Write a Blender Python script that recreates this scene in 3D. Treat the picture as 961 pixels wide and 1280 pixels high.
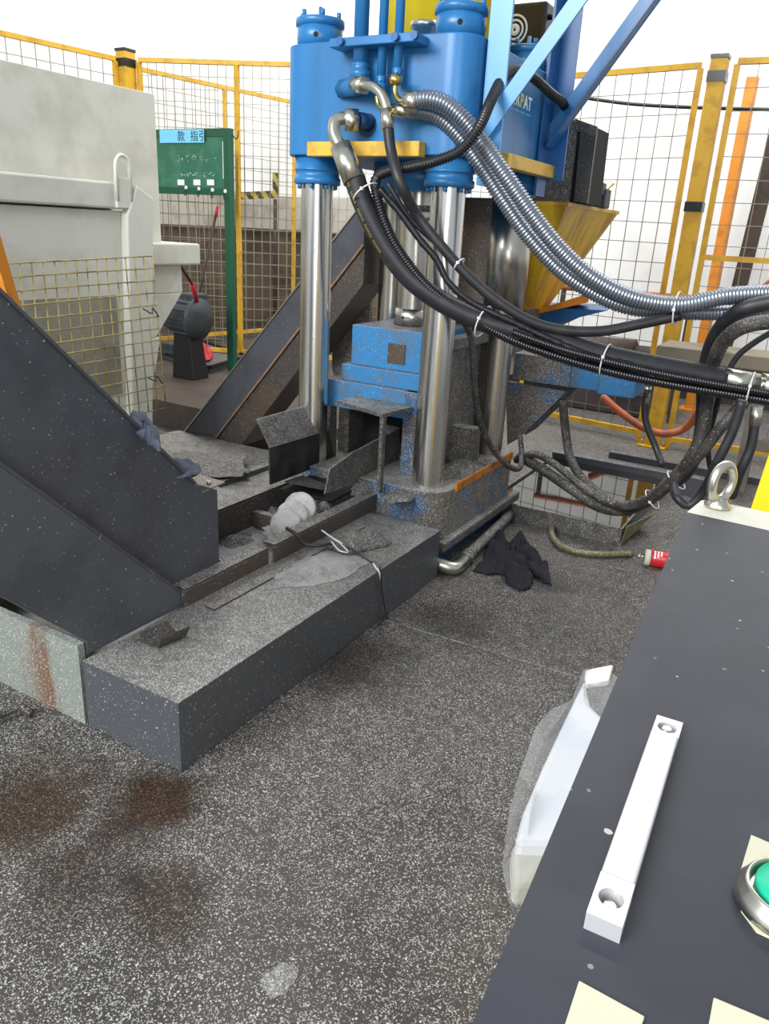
import bpy, bmesh, math, random
from math import sin, cos, pi, radians, sqrt, atan2
from mathutils import Vector, Matrix
from mathutils import noise as mnoise
for o in list(bpy.data.objects): bpy.data.objects.remove(o)
random.seed(7)
S = bpy.context.scene
COL = S.collection
V = Vector
# ------------------------------------------------------------ camera
F_PX, CX, CY, H = 960.0, 480.5, 640.0, 1.6
PT, RL, YW = radians(20.2), radians(3.07), radians(29.3)
_f0 = V((-sin(YW), cos(YW), 0)); _r0 = V((cos(YW), sin(YW), 0)); _u0 = V((0, 0, 1))
FWD = _f0*cos(PT) - _u0*sin(PT); UPv = _u0*cos(PT) + _f0*sin(PT)
IMX = cos(RL)*_r0 + sin(RL)*UPv
IMY = -(cos(RL)*UPv - sin(RL)*_r0)
CAM = V((0, 0, H))
cd = bpy.data.cameras.new('camera'); co = bpy.data.objects.new('camera', cd); COL.objects.link(co)
co.matrix_world = Matrix.Translation(CAM) @ Matrix((IMX, -IMY, -FWD)).transposed().to_4x4()
cd.sensor_fit = 'VERTICAL'; cd.sensor_height = 24.0; cd.lens = 24.0*F_PX/1280.0
cd.clip_start = 0.02; cd.clip_end = 100
S.camera = co
# a photographed point put back on a known plane of the place
def ray(x, y): return (x-CX)/F_PX*IMX + (y-CY)/F_PX*IMY + FWD
def AX(x, y, X): d = ray(x, y); return CAM + d*(X/d.x)
def AY(x, y, Y): d = ray(x, y); return CAM + d*(Y/d.y)
def AZ(x, y, z): d = ray(x, y); return CAM + d*((z-H)/d.z)
# ------------------------------------------------------------ world, light, exposure
w = bpy.data.worlds.new('world'); S.world = w; w.use_nodes = True
bg = w.node_tree.nodes['Background']; bg.inputs[0].default_value = (0.86, 0.93, 1.0, 1); bg.inputs[1].default_value = 0.5
def area(name, loc, target, sx, sy, power, col=(1, 1, 1)):
    l = bpy.data.lights.new(name, 'AREA'); l.shape = 'RECTANGLE'; l.size = sx; l.size_y = sy; l.energy = power; l.color = col
    o = bpy.data.objects.new(name, l); COL.objects.link(o); o.location = loc
    o.rotation_euler = (V(target)-V(loc)).to_track_quat('-Z', 'Y').to_euler(); return o
area('roof_light_front', (-3.2, -4.8, 5.2), (-2.2, 3, .3), 4.5, 3, 780, (0.95, 0.98, 1))
area('roof_light_back', (-2.5, 6.2, 6.8), (-2.5, 8.2, 1.0), 9, 1.6, 470, (1, 0.99, 0.97))
area('rod_highlight_fill', (2.6, -4.2, 2.2), (-1.8, 3.5, 1.0), 2.2, 3.6, 150, (0.96, 0.98, 1))  # added fill panel, gives the chromed columns a bright reflected stripe
S.view_settings.view_transform = 'Standard'; S.view_settings.look = 'None'
S.view_settings.gamma = 1; S.view_settings.use_curve_mapping = False
S.view_settings.exposure = 0.28
# ------------------------------------------------------------ helpers
def tag(o, label=None, cat=None, group=None, kind=None):
    if label: o['label'] = label
    if cat: o['category'] = cat
    if group: o['group'] = group
    if kind: o['kind'] = kind
    return o
def thing(name, label, cat, loc=(0, 0, 0), group=None):
    o = bpy.data.objects.new(name, None); COL.objects.link(o); o.location = loc; o.empty_display_size = 0.05
    return tag(o, label, cat, group)
class MB:
    def __init__(s): s.bm = bmesh.new()
    def face(s, pts, smooth=False):
        f = s.bm.faces.new([s.bm.verts.new(p) for p in pts]); f.smooth = smooth; return s
    def hexa(s, b, t):       # bottom ring, top ring (4 each)
        vb = [s.bm.verts.new(p) for p in b]; vt = [s.bm.verts.new(p) for p in t]; n = len(vb)
        s.bm.faces.new(vb[::-1]); s.bm.faces.new(vt)
        for i in range(n): s.bm.faces.new((vb[i], vb[(i+1) % n], vt[(i+1) % n], vt[i]))
        return s
    def box(s, a, b):
        x0, y0, z0 = [min(p, q) for p, q in zip(a, b)]; x1, y1, z1 = [max(p, q) for p, q in zip(a, b)]
        return s.hexa([(x0, y0, z0), (x1, y0, z0), (x1, y1, z0), (x0, y1, z0)], [(x0, y0, z1), (x1, y0, z1), (x1, y1, z1), (x0, y1, z1)])
    def prism(s, pts, vec):  # planar polygon pushed along vec
        vec = V(vec); return s.hexa([V(p) for p in pts], [V(p)+vec for p in pts])
    def ring(s, p, d, r, n, up=None):
        d = V(d).normalized(); u = d.cross(up if up is not None else (V((0, 0, 1)) if abs(d.z) < .9 else V((1, 0, 0)))).normalized(); v = d.cross(u)
        return [V(p) + (u*cos(2*pi*i/n) + v*sin(2*pi*i/n))*r for i in range(n)]
    def cyl(s, p0, p1, r, r2=None, n=24, cap=True):
        p0, p1 = V(p0), V(p1); d = p1-p0
        A = [s.bm.verts.new(q) for q in s.ring(p0, d, r, n)]; B = [s.bm.verts.new(q) for q in s.ring(p1, d, r if r2 is None else r2, n)]
        for i in range(n):
            f = s.bm.faces.new((A[i], A[(i+1) % n], B[(i+1) % n], B[i])); f.smooth = True
        if cap:
            s.bm.faces.new(A[::-1]); s.bm.faces.new(B)
        return s
    def lathe(s, base, axis, prof, n=24):   # prof: (r, h)
        base = V(base); ax = V(axis).normalized(); prev = None
        for k, (r, h) in enumerate(prof):
            R = [s.bm.verts.new(q) for q in s.ring(base+ax*h, ax, max(r, 1e-4), n)]
            if prev:
                for i in range(n):
                    f = s.bm.faces.new((prev[i], prev[(i+1) % n], R[(i+1) % n], R[i])); f.smooth = True
            else: s.bm.faces.new(R[::-1])
            prev = R
        s.bm.faces.new(prev); return s
    def tube(s, pts, r, n=10, closed=False):   # r number or function of (index, arclength)
        pts = [V(p) for p in pts]; m = len(pts); rings = []; al = 0; up = None
        for i, p in enumerate(pts):
            if closed: d = pts[(i+1) % m]-pts[(i-1) % m]
            else: d = pts[min(i+1, m-1)]-pts[max(i-1, 0)]
            d.normalize()
            if up is None: up = V((0, 0, 1)) if abs(d.z) < .9 else V((1, 0, 0))
            u = d.cross(up)
            if u.length < 1e-4: u = d.orthogonal()
            u.normalize(); v = d.cross(u); up = (u.cross(d)).normalized()
            if i: al += (p-pts[i-1]).length
            rr = r(i, al) if callable(r) else r
            rings.append([s.bm.verts.new(p + (u*cos(2*pi*k/n)+v*sin(2*pi*k/n))*rr) for k in range(n)])
        last = m if closed else m-1
        for i in range(last):
            A, B = rings[i], rings[(i+1) % m]
            for k in range(n):
                f = s.bm.faces.new((A[k], A[(k+1) % n], B[(k+1) % n], B[k])); f.smooth = True
        if not closed: s.bm.faces.new(rings[0][::-1]); s.bm.faces.new(rings[-1])
        return s
    def bar(s, p0, p1, w, h, up=(0, 0, 1)):
        p0, p1 = V(p0), V(p1); d = (p1-p0).normalized(); u = d.cross(V(up)).normalized(); v = u.cross(d)
        q = [(u*a*w/2+v*b*h/2) for a, b in ((-1, -1), (1, -1), (1, 1), (-1, 1))]
        return s.hexa([p0+k for k in q], [p1+k for k in q])
    def obj(s, name, mat, parent=None, bevel=0, seg=2, solid=0):
        bmesh.ops.recalc_face_normals(s.bm, faces=s.bm.faces)
        me = bpy.data.meshes.new(name); s.bm.to_mesh(me); s.bm.free(); me.materials.append(mat)
        o = bpy.data.objects.new(name, me); COL.objects.link(o)
        if parent is not None:
            o.parent = parent; o.matrix_parent_inverse = Matrix.Translation(-parent.location)
        if solid:
            m = o.modifiers.new('s', 'SOLIDIFY'); m.thickness = solid; m.offset = 0
        if bevel:
            m = o.modifiers.new('b', 'BEVEL'); m.width = bevel; m.segments = seg; m.limit_method = 'ANGLE'; m.angle_limit = radians(40)
        return o
def smooth_path(P, step=0.01):
    P = [V(p) for p in P]; Q = [P[0]*2-P[1]] + P + [P[-1]*2-P[-2]]; out = []
    for i in range(1, len(Q)-2):
        a, b, c, d = Q[i-1:i+3]; n = max(2, int((c-b).length/step))
        for k in range(n):
            t = k/n; out.append(0.5*((2*b)+(c-a)*t+(2*a-5*b+4*c-d)*t*t+(3*b-a-3*c+d)*t**3))
    out.append(P[-1]); return out
def even_path(P, step):
    D = smooth_path(P, 0.01); out = [D[0]]; acc = 0; 
    for a, b in zip(D, D[1:]):
        L = (b-a).length
        while acc+L >= step:
            t = (step-acc)/L; a = a.lerp(b, t); out.append(a.copy()); L = (b-a).length; acc = 0
        acc += L
    return out
def label_text(body, size, mat, origin, xdir, ydir, parent, name='lettering', depth=0.0006, font_space=1.0, bold=0.0):
    cu = bpy.data.curves.new('t', 'FONT'); cu.body = body; cu.size = size; cu.extrude = depth; cu.space_character = font_space; cu.offset = bold
    to = bpy.data.objects.new('t', cu); COL.objects.link(to); bpy.context.view_layer.update()
    me = bpy.data.meshes.new_from_object(to.evaluated_get(bpy.context.evaluated_depsgraph_get())); bpy.data.objects.remove(to)
    x = V(xdir).normalized(); y = V(ydir).normalized(); z = x.cross(y)
    me.transform(Matrix.Translation(V(origin)) @ Matrix((x, y, z)).transposed().to_4x4())
    me.materials.clear(); me.materials.append(mat); me.name = name
    o = bpy.data.objects.new(name, me); COL.objects.link(o)
    o.parent = parent; o.matrix_parent_inverse = Matrix.Translation(-parent.location)
    return o
# ------------------------------------------------------------ materials
def lin(c):
    if isinstance(c, str):
        c = [int(c[i:i+2], 16)/255 for i in (0, 2, 4)]
        c = [(v/12.92 if v <= .04045 else ((v+.055)/1.055)**2.4) for v in c]
    return (*c[:3], 1)
MATS = {}
def mat(name, col, rough=.5, metal=0., dirt=None, dirt_amt=.5, dirt_scale=4., bump=0., bump_scale=60., chips=0., chips_side=None, streak=False, spec=.5, rust=None, rust_amt=.55, rust_scale=3., var=.0, dust=0., dustc='67625c'):
    """base colour + optional blotchy dirt/rust or painted light streaks, fine settled chips (more on upward faces) and bump"""
    m = bpy.data.materials.new(name); m.use_nodes = True; nt = m.node_tree; N = nt.nodes; L = nt.links
    b = N['Principled BSDF']; b.inputs['Roughness'].default_value = rough; b.inputs['Metallic'].default_value = metal
    b.inputs['Specular IOR Level'].default_value = spec
    tc = N.new('ShaderNodeTexCoord').outputs['Object']
    def rgb(c): n = N.new('ShaderNodeRGB'); n.outputs[0].default_value = lin(c); return n.outputs[0]
    def noise(sc, det=4, vec=tc, rg=.6): n = N.new('ShaderNodeTexNoise'); n.inputs['Scale'].default_value = sc; n.inputs['Detail'].default_value = det; n.inputs['Roughness'].default_value = rg; L.new(vec, n.inputs['Vector']); return n.outputs['Fac']
    def ramp(f, a, c): n = N.new('ShaderNodeMapRange'); n.inputs[1].default_value = a; n.inputs[2].default_value = c; L.new(f, n.inputs[0]); return n.outputs[0]
    def mix(f, A, B):
        n = N.new('ShaderNodeMix'); n.data_type = 'RGBA'
        if isinstance(f, (int, float)): n.inputs[0].default_value = f
        else: L.new(f, n.inputs[0])
        L.new(A, n.inputs[6]); L.new(B, n.inputs[7]); return n.outputs[2]
    def mth(op, a, c):
        n = N.new('ShaderNodeMath'); n.operation = op; n.use_clamp = True
        for i, q in enumerate((a, c)):
            if isinstance(q, (int, float)): n.inputs[i].default_value = q
            else: L.new(q, n.inputs[i])
        return n.outputs[0]
    c = rgb(col)
    vec = tc
    if streak:
        mp = N.new('ShaderNodeMapping'); mp.inputs['Scale'].default_value = (1, 1, .12); L.new(tc, mp.inputs[0]); vec = mp.outputs[0]
    if var:
        f = ramp(noise(9, 5, vec), .35, .65); hs = N.new('ShaderNodeHueSaturation'); hs.inputs['Value'].default_value = 1-var; L.new(c, hs.inputs['Color']); c = mix(f, hs.outputs[0], c)
    if dirt: c = mix(mth('MULTIPLY', ramp(noise(dirt_scale, 7, vec), .48, .62), dirt_amt), c, rgb(dirt))
    if rust: c = mix(ramp(noise(rust_scale, 8, vec, .7), 1-rust_amt, 1-rust_amt+.08), c, rgb(rust))
    rgh = None
    if dust:
        g_ = N.new('ShaderNodeNewGeometry'); s_ = N.new('ShaderNodeSeparateXYZ'); L.new(g_.outputs['Normal'], s_.inputs[0])
        c = mix(mth('MULTIPLY', ramp(s_.outputs[2], .3, .8), mth('MULTIPLY', ramp(noise(5, 5), .2, .5), dust)), c, rgb(dustc))
    if chips or chips_side:
        cs = chips_side if chips_side is not None else chips*.3
        geo = N.new('ShaderNodeNewGeometry'); sp = N.new('ShaderNodeSeparateXYZ'); L.new(geo.outputs['Normal'], sp.inputs[0])
        upf = ramp(sp.outputs[2], .2, .8)
        amt = mth('ADD', mth('MULTIPLY', upf, chips-cs), cs)
        big = mth('MULTIPLY', ramp(noise(1.3, 5), .22, .72), ramp(noise(16, 5), .30, .62))
        amt = mth('MULTIPLY', amt, mth('ADD', mth('MULTIPLY', big, 1.5), .35))
        total = None
        for sc, k in ((330, 1.0), (190, .5)):
            vo = N.new('ShaderNodeTexVoronoi'); vo.inputs['Scale'].default_value = sc; L.new(tc, vo.inputs['Vector'])
            sc3 = N.new('ShaderNodeSeparateColor'); L.new(vo.outputs['Color'], sc3.inputs[0])
            on = mth('LESS_THAN', sc3.outputs[0], mth('MULTIPLY', amt, k)); shp = mth('LESS_THAN', vo.outputs['Distance'], .55)
            g = mth('MULTIPLY', mth('MULTIPLY', on, shp), mth('ADD', mth('MULTIPLY', sc3.outputs[1], .8), .2))
            total = g if total is None else mth('MAXIMUM', total, g)
        c = mix(mth('MULTIPLY', total, .85), c, rgb('c9c7c2'))
    L.new(c, b.inputs['Base Color'])
    if bump:
        bn = N.new('ShaderNodeBump'); bn.inputs['Strength'].default_value = bump; bn.inputs['Distance'].default_value = .01
        L.new(noise(bump_scale, 4), bn.inputs['Height']); L.new(bn.outputs[0], b.inputs['Normal'])
    MATS[name] = m; return m
M_floor = mat('oily_floor', '45403c', .5, 0, dirt='322e2b', dirt_amt=.8, dirt_scale=2.2, bump=.6, bump_scale=90, chips=.36, chips_side=.36)
M_mud = mat('brown_floor', '4a3f38', .6, 0, dirt='332b26', dirt_scale=3, bump=.3, bump_scale=40)
M_wall = mat('white_wall', 'e9e9e7', .8, 0, dirt='cfcfcb', dirt_amt=.45, dirt_scale=1.2)
M_dado = mat('brown_dado', '6b5c4c', .8, 0, dirt='463b31', dirt_amt=.8, dirt_scale=2.)
M_band = mat('grey_band', 'b9b5aa', .8, 0, dirt='8d867a', dirt_amt=.6, dirt_scale=3)
M_plinth = mat('dark_plinth', '453d3d', .8, 0, dirt='2a2424', dirt_amt=.8, dirt_scale=3)
M_blue = mat('blue_paint', '2b78b4', .33, 0, dirt='2a5f88', dirt_amt=.5, dirt_scale=5, streak=True, var=.15, rust='6ba3cf', rust_amt=.36, rust_scale=9)  # pale rust colour paints streaky highlights into the blue, no real rust
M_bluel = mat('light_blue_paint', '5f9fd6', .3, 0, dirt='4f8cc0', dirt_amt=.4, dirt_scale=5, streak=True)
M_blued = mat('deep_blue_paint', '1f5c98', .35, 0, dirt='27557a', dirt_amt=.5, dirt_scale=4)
M_bluedirty = mat('dirty_blue_paint', '28587f', .5, 0, dirt='4d4c4a', dirt_amt=1., dirt_scale=3.6, rust='5d554e', rust_amt=.56, rust_scale=3.5, chips=.8, chips_side=.35, dust=1., bump=.2)
M_bluedie = mat('scuffed_blue_paint', '347bb0', .45, 0, dirt='5a6670', dirt_amt=.7, dirt_scale=7, rust='7b6353', rust_amt=.37, rust_scale=7, chips=.35, chips_side=.03, dust=.9)
M_yel = mat('yellow_paint', 'e2b23a', .45, 0, dirt='a9853a', dirt_amt=.6, dirt_scale=12)
M_yelt = mat('bright_yellow_paint', 'f0cf1e', .35)
M_yelh = mat('oily_yellow_paint', 'd2a91e', .35, 0, dirt='8a641a', dirt_amt=.85, dirt_scale=5, rust='5b4116', rust_amt=.34, rust_scale=8, streak=True)
M_yelf = mat('fence_yellow', 'd9a92a', .5, 0, dirt='a97a20', dirt_amt=.5, dirt_scale=8)
M_oran = mat('fence_orange', 'e08a20', .5, 0, dirt='a0601a', dirt_amt=.5, dirt_scale=8)
M_wire = mat('mesh_wire', '8a8472', .5, .6)
M_wirey = mat('yellowed_wire', 'b3a46a', .5, .3, dirt='6a5c3c', dirt_amt=.8, dirt_scale=9)
M_bin = mat('off_white_paint', 'd8d7cd', .55, 0, dirt='b3afa2', dirt_amt=.45, dirt_scale=3, rust='6a6458', rust_amt=.30, rust_scale=5)
M_bind = mat('grey_recess_paint', '9c988a', .6, 0, dirt='7d7768', dirt_amt=.6, dirt_scale=4)
M_char = mat('charcoal_steel', '4b4c53', .42, .1, dirt='3b3b42', dirt_amt=.6, dirt_scale=3, chips=.30, chips_side=.008)
M_char2 = mat('charcoal_steel_lower', '515359', .45, .1, dirt='404147', dirt_amt=.6, dirt_scale=3, chips=.30, chips_side=.012)
M_box = mat('box_steel', '4e5054', .4, .15, dirt='4d5055', dirt_amt=.5, dirt_scale=6, chips=.6, chips_side=.03, dust=.7)
M_rusty = mat('stained_steel', '7b8079', .55, .05, dirt='6a4a34', dirt_amt=.95, dirt_scale=5.5, chips=.5, chips_side=.2, streak=True)
M_dusty = mat('dusty_steel', '4c4947', .5, .1, dirt='65605a', dirt_amt=.6, dirt_scale=8, bump=.3, chips=.85, chips_side=.2)
M_rail = mat('rail_steel', '4a4440', .5, .1, dirt='54443a', dirt_amt=.7, dirt_scale=7, chips=.7, chips_side=.07)
M_plate = mat('scuffed_plate', '54504d', .38, .5, dirt='6d5a4b', dirt_amt=.6, dirt_scale=3, chips=.2, chips_side=.05)
M_black = mat('black_gap', '121212', .8)
M_chip = mat('aluminium_chips', 'a5a4a1', .6, .2, bump=1., bump_scale=160, chips=1.0, chips_side=1.0, dirt='4f4e4c', dirt_scale=12)
M_chipd = mat('dark_chips', '5a5652', .7, .1, bump=1., bump_scale=130, chips=.55, chips_side=.55, dirt='37322f', dirt_scale=12)
M_puck = mat('briquette', 'd6d5d2', .6, .0, bump=.8, bump_scale=140, chips=.7, chips_side=.7, dirt='96938e', dirt_scale=14)
M_chrome = mat('polished_rod', 'dbd9d4', .22, 1., dirt='b0aca4', dirt_amt=.35, dirt_scale=9, streak=True)
M_chromed = mat('worn_rod', 'c2bdb4', .27, 1., dirt='938b7e', dirt_amt=.5, dirt_scale=8, streak=True)
M_steel = mat('zinc_fitting', 'c9c7ba', .3, 1.)
M_brass = mat('brass_fitting', 'c7b26a', .3, 1.)
M_galv = mat('grey_ribbed_hose', '8c929c', .32, .75)
M_rub = mat('black_rubber', '26262a', .45, 0, dirt='3a3838', dirt_amt=.5, dirt_scale=14)
M_rubd = mat('dusty_rubber', '34312f', .6, 0, dirt='57524d', dirt_amt=.7, dirt_scale=9, chips=.3, chips_side=.05)
M_corr = mat('black_conduit', '1d1d20', .3)
M_tie = mat('white_nylon', 'dadada', .4)
M_txty = mat('faded_yellow_print', 'a8903c', .6)
M_con = mat('console_black', '303138', .5, 0, dirt='3a3b43', dirt_amt=.6, dirt_scale=9, spec=.3, chips=.0025, chips_side=.0)
M_beige = mat('beige_paint', 'c6c3b4', .5, 0, dirt='b9b5a4', dirt_amt=.4, dirt_scale=30)
M_label = mat('cream_plate', 'c4c1a8', .5)
M_alu = mat('anodised_handle', 'd6d6d8', .4, .5)
M_green = mat('green_button', '12a884', .4)
M_ygl = mat('machine_yellow', 'f7c81a', .45)
M_gboard = mat('green_board', '2b6a50', .55, 0, dirt='4b7f69', dirt_amt=.6, dirt_scale=7)
M_gframe = mat('green_frame', '155238', .5)
M_sticker = mat('light_blue_sticker', '7fd0ef', .5)
M_ink = mat('black_ink', '16181c', .6)
M_white = mat('white_print', 'f0f0ee', .5)
M_yprint = mat('yellow_print', 'dedb3a', .5)
M_hub = mat('grey_motor', '3b4044', .5, .1, dirt='23272a', dirt_scale=8)
M_red = mat('red_plastic', 'c81e28', .4)
M_redh = mat('red_rubber', 'b8232c', .5)
M_ohose = mat('orange_hose', 'b5603a', .5, 0, dirt='7a4630', dirt_amt=.6, dirt_scale=10)
M_ghose = mat('olive_hose', '5d5c36', .4, 0, chips=.5, chips_side=.15)
M_brown = mat('brown_timber', '453830', .7, 0, dirt='2d2520', dirt_amt=.7, dirt_scale=8)
M_rag = mat('navy_rag', '16151f', .9, 0, dirt='24222c', dirt_amt=.7, dirt_scale=18)
M_ragb = mat('blue_grey_rag', '5a5e6c', .9, 0, dirt='4a4f60', dirt_amt=.7, dirt_scale=18)
M_bagin = mat('white_liner', 'f2f4fa', .5, 0, dirt='c9dcf2', dirt_amt=.5, dirt_scale=9)
M_oil = mat('oily_water', '17140f', .03, 0, spec=1.)
M_tan = mat('tan_plate', '867b6b', .5, .3, chips=.3, chips_side=.1)
M_hazard = mat('hazard', 'b39a3c', .6)
nt = M_hazard.node_tree; wv = nt.nodes.new('ShaderNodeTexWave'); wv.inputs['Scale'].default_value = 3.2; wv.bands_direction = 'DIAGONAL'
tcz = nt.nodes.new('ShaderNodeTexCoord'); nt.links.new(tcz.outputs['Object'], wv.inputs[0]); cr = nt.nodes.new('ShaderNodeValToRGB'); cr.color_ramp.interpolation = 'CONSTANT'
cr.color_ramp.elements[0].color = lin('3a352c'); cr.color_ramp.elements[1].color = lin('b9a24a'); cr.color_ramp.elements[1].position = .5
nt.links.new(wv.outputs[0], cr.inputs[0]); nt.links.new(cr.outputs[0], nt.nodes['Principled BSDF'].inputs['Base Color'])
M_bag = bpy.data.materials.new('clear_plastic_film'); M_bag.use_nodes = True
b = M_bag.node_tree.nodes['Principled BSDF']; b.inputs['Base Color'].default_value = (.34, .34, .35, 1); b.inputs['Roughness'].default_value = .35; b.inputs['Alpha'].default_value = .33
# rust stains and greyer darkened patches in the floor
nt = M_floor.node_tree; N = nt.nodes; L = nt.links; pb = N['Principled BSDF']
src = pb.inputs['Base Color'].links[0].from_socket
def floor_patch(src, centre, rad, colr, amt):
    g = N.new('ShaderNodeTexCoord').outputs['Object']
    nz = N.new('ShaderNodeTexNoise'); nz.inputs['Scale'].default_value = 5.5; nz.inputs['Detail'].default_value = 5; L.new(g, nz.inputs['Vector'])
    d = N.new('ShaderNodeVectorMath'); d.operation = 'DISTANCE'; L.new(g, d.inputs[0]); d.inputs[1].default_value = centre
    a = N.new('ShaderNodeMath'); a.operation = 'MULTIPLY_ADD'; L.new(nz.outputs['Fac'], a.inputs[0]); a.inputs[1].default_value = rad*1.6; L.new(d.outputs['Value'], a.inputs[2])
    r = N.new('ShaderNodeMapRange'); L.new(a.outputs[0], r.inputs[0]); r.inputs[1].default_value = rad*1.25; r.inputs[2].default_value = rad*2.0; r.inputs[3].default_value = amt; r.inputs[4].default_value = 0
    m = N.new('ShaderNodeMix'); m.data_type = 'RGBA'; m.blend_type = 'MULTIPLY'; L.new(r.outputs[0], m.inputs[0]); L.new(src, m.inputs[6]); m.inputs[7].default_value = lin(colr); return m.outputs[2]
for c, r, k, a in ((AZ(190, 1000, 0), .17, '8a5c2c', .95), (AZ(50, 1010, 0), .24, '946a42', .85), (AZ(110, 1090, 0), .18, '806046', .6), (AZ(210, 1130, 0), .14, '94765a', .7),
                   (AZ(440, 830, 0), .25, '6a6058', .8), (AZ(560, 780, 0), .22, '77706a', .6), (AZ(690, 730, 0), .14, '6e675e', .6)):  # greyer patches, darker floor right of the long box
    src = floor_patch(src, c, r, k, a)
L.new(src, pb.inputs['Base Color'])
# ------------------------------------------------------------ setting
def struct(o): o['kind'] = 'structure'; return o
fl = struct(MB().box((-14, -3, -.12), (5, 9.4, 0)).obj('floor', M_floor))
struct(MB().bar(AZ(480, 775, .001), AZ(760, 858, .001), .008, .003).obj('trim_3', M_dusty))
struct(MB().box((-14, 9.2, 0), (5, 9.4, 7)).obj('wall_back', M_wall))
struct(MB().box((-8.0, 2.0, 0), (-7.8, 9.2, 7)).obj('wall_left', M_wall))
mb = MB(); mb.box((-7.8, 2.0, 0), (-7.72, 9.2, 1.52)); mb.box((-7.72, 9.12, 0), (-5.2, 9.2, 1.52)); struct(mb.obj('trim_1', M_dado))
mb = MB(); mb.box((-7.8, 2.0, 1.52), (-7.66, 9.2, 1.95)); mb.box((-7.66, 9.06, 1.52), (-5.2, 9.2, 1.95)); struct(mb.obj('trim_2', M_band))
struct(MB().box((-5.2, 9.0, 0), (5, 9.2, .5)).obj('baseboard_back', M_plinth))
# raised slab behind the pit, left
e0 = AZ(60, 470, .22); e1 = AZ(300, 522, .22)
struct(MB().prism([(e0.x, e0.y, 0), (e1.x, e1.y, 0), (-2.9, 4.6, 0), (-2.9, 9.0, 0), (-7.7, 9.0, 0), (-7.7, e0.y, 0)], (0, 0, .22)).obj('floor_raised', M_mud))
# ------------------------------------------------------------ fences
def wire_grid(mb, p0, p1, z0, z1, du, dz, r=.0028):
    p0, p1 = V(p0), V(p1); d = p1-p0; Ln = d.length; n = int(Ln/du)
    for i in range(n+1):
        p = p0 + d*(i/n); mb.bar((p.x, p.y, z0), (p.x, p.y, z1), 2*r, 2*r, up=d)
    k = int((z1-z0)/dz)
    for j in range(k+1):
        z = z0+(z1-z0)*j/k; mb.bar((p0.x, p0.y, z+.006*sin(j)), (p1.x, p1.y, z-.006*sin(j)), 2*r, 2*r)
def fence(p0, p1, top, label, du=.13, dz=.145, z0=.08, base=0., mids=(), tube_=.04, wirem=M_wire, r=.0028, rails=(), group='yellow mesh fence panels'):
    p0, p1 = V((*p0, base)), V((*p1, base)); t = thing('mesh_fence', label, 'fence', p0, group)
    mb = MB(); up = V((0, 0, 1)); z1 = top
    wire_grid(mb, p0, p1, base+z0, z1-.01, du, dz, r); mb.obj('wire_mesh', wirem, t)
    MB().bar(p0+up*(z1-base), p1+up*(z1-base), tube_, tube_).obj('top_rail', M_yelf, t)
    MB().bar(p0+up*z0, p1+up*z0, tube_, tube_).obj('bottom_rail', M_yelf, t)
    for z in rails: MB().bar(p0+up*(z-base), p1+up*(z-base), tube_, tube_).obj('middle_rail', M_yelf, t)
    for q in (p0, p1): MB().bar(q+up*(.0), q+up*(z1-base-tube_/2), tube_, tube_, up=(1, 0, 0)).obj('end_stile', M_yelf, t)
    for f in mids:
        q = p0.lerp(p1, f); MB().bar(q+up*(.0), q+up*(z1-base-tube_/2), tube_, tube_, up=(1, 0, 0)).obj('stile', M_yelf, t)
    return t
def post(p, top, label, w=.12, base=0., group='yellow fence posts', bands=(.1,)):
    p = V((*p, base)); t = thing('fence_post', label, 'post', p, group)
    MB().box(p+V((-w/2, -w/2, .012)), V((p.x+w/2, p.y+w/2, top))).obj('upright', M_yelf, t, bevel=.006)
    MB().box(p+V((-w, -w*.8, 0)), p+V((w, w*.8, .012))).obj('foot_plate', M_yelh, t, bevel=.003)
    for i in (-1, 1):
        MB().cyl(p+V((i*w*.75, 0, .012)), p+V((i*w*.75, 0, .045)), .014, n=8).obj('anchor_bolt', M_steel, t)
    MB().box((p.x-w/2-.004, p.y-w/2-.004, top), (p.x+w/2+.004, p.y+w/2+.004, top+.025)).obj('cap', M_corr, t)
    for k in bands:
        MB().box((p.x-w/2-.006, p.y-w/2-.006, top-k-.07), (p.x+w/2+.006, p.y+w/2+.006, top-k)).obj('black_band', M_corr, t)
    return t
PR = (-1.15, 6.6); PL = (-6.45, 5.96)
post(PR, 2.86, 'thick yellow fence post with black bands, right of the press', w=.115, bands=(.08, .95), group=None)
post(PL, 3.06, 'thick yellow fence post with black tape at the top, above the off-white bin', w=.13, base=.22, bands=(.06,), group=None)
fence((-1.29, 6.68), (-2.45, 6.86), 2.84, 'yellow framed wire mesh fence panel between the press and the thick right post', z0=.08, group=None)
fence((-1.03, 6.6), (.55, 6.74), 2.84, 'yellow framed wire mesh fence panel at the right edge, with a middle rail', du=.14, rails=(1.52,), group=None)
fence((-6.34, 6.02), (-2.85, 7.5), 3.0, 'long yellow mesh fence panel behind the green notice board and the press', du=.085, dz=.11, mids=(.255,), base=.22, group=None)
fence((-6.5, 5.87), (-6.93, 2.86), 2.99, 'yellow mesh fence panel rising above the off-white bin at far left', du=.13, dz=.13, mids=(.42,), base=.22, group=None)
fence((-6.66, 6.33), (-6.33, 8.5), 2.99, 'yellow mesh fence panel running back from the left thick post', du=.13, dz=.13, mids=(.5,), base=.22, group=None)
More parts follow.
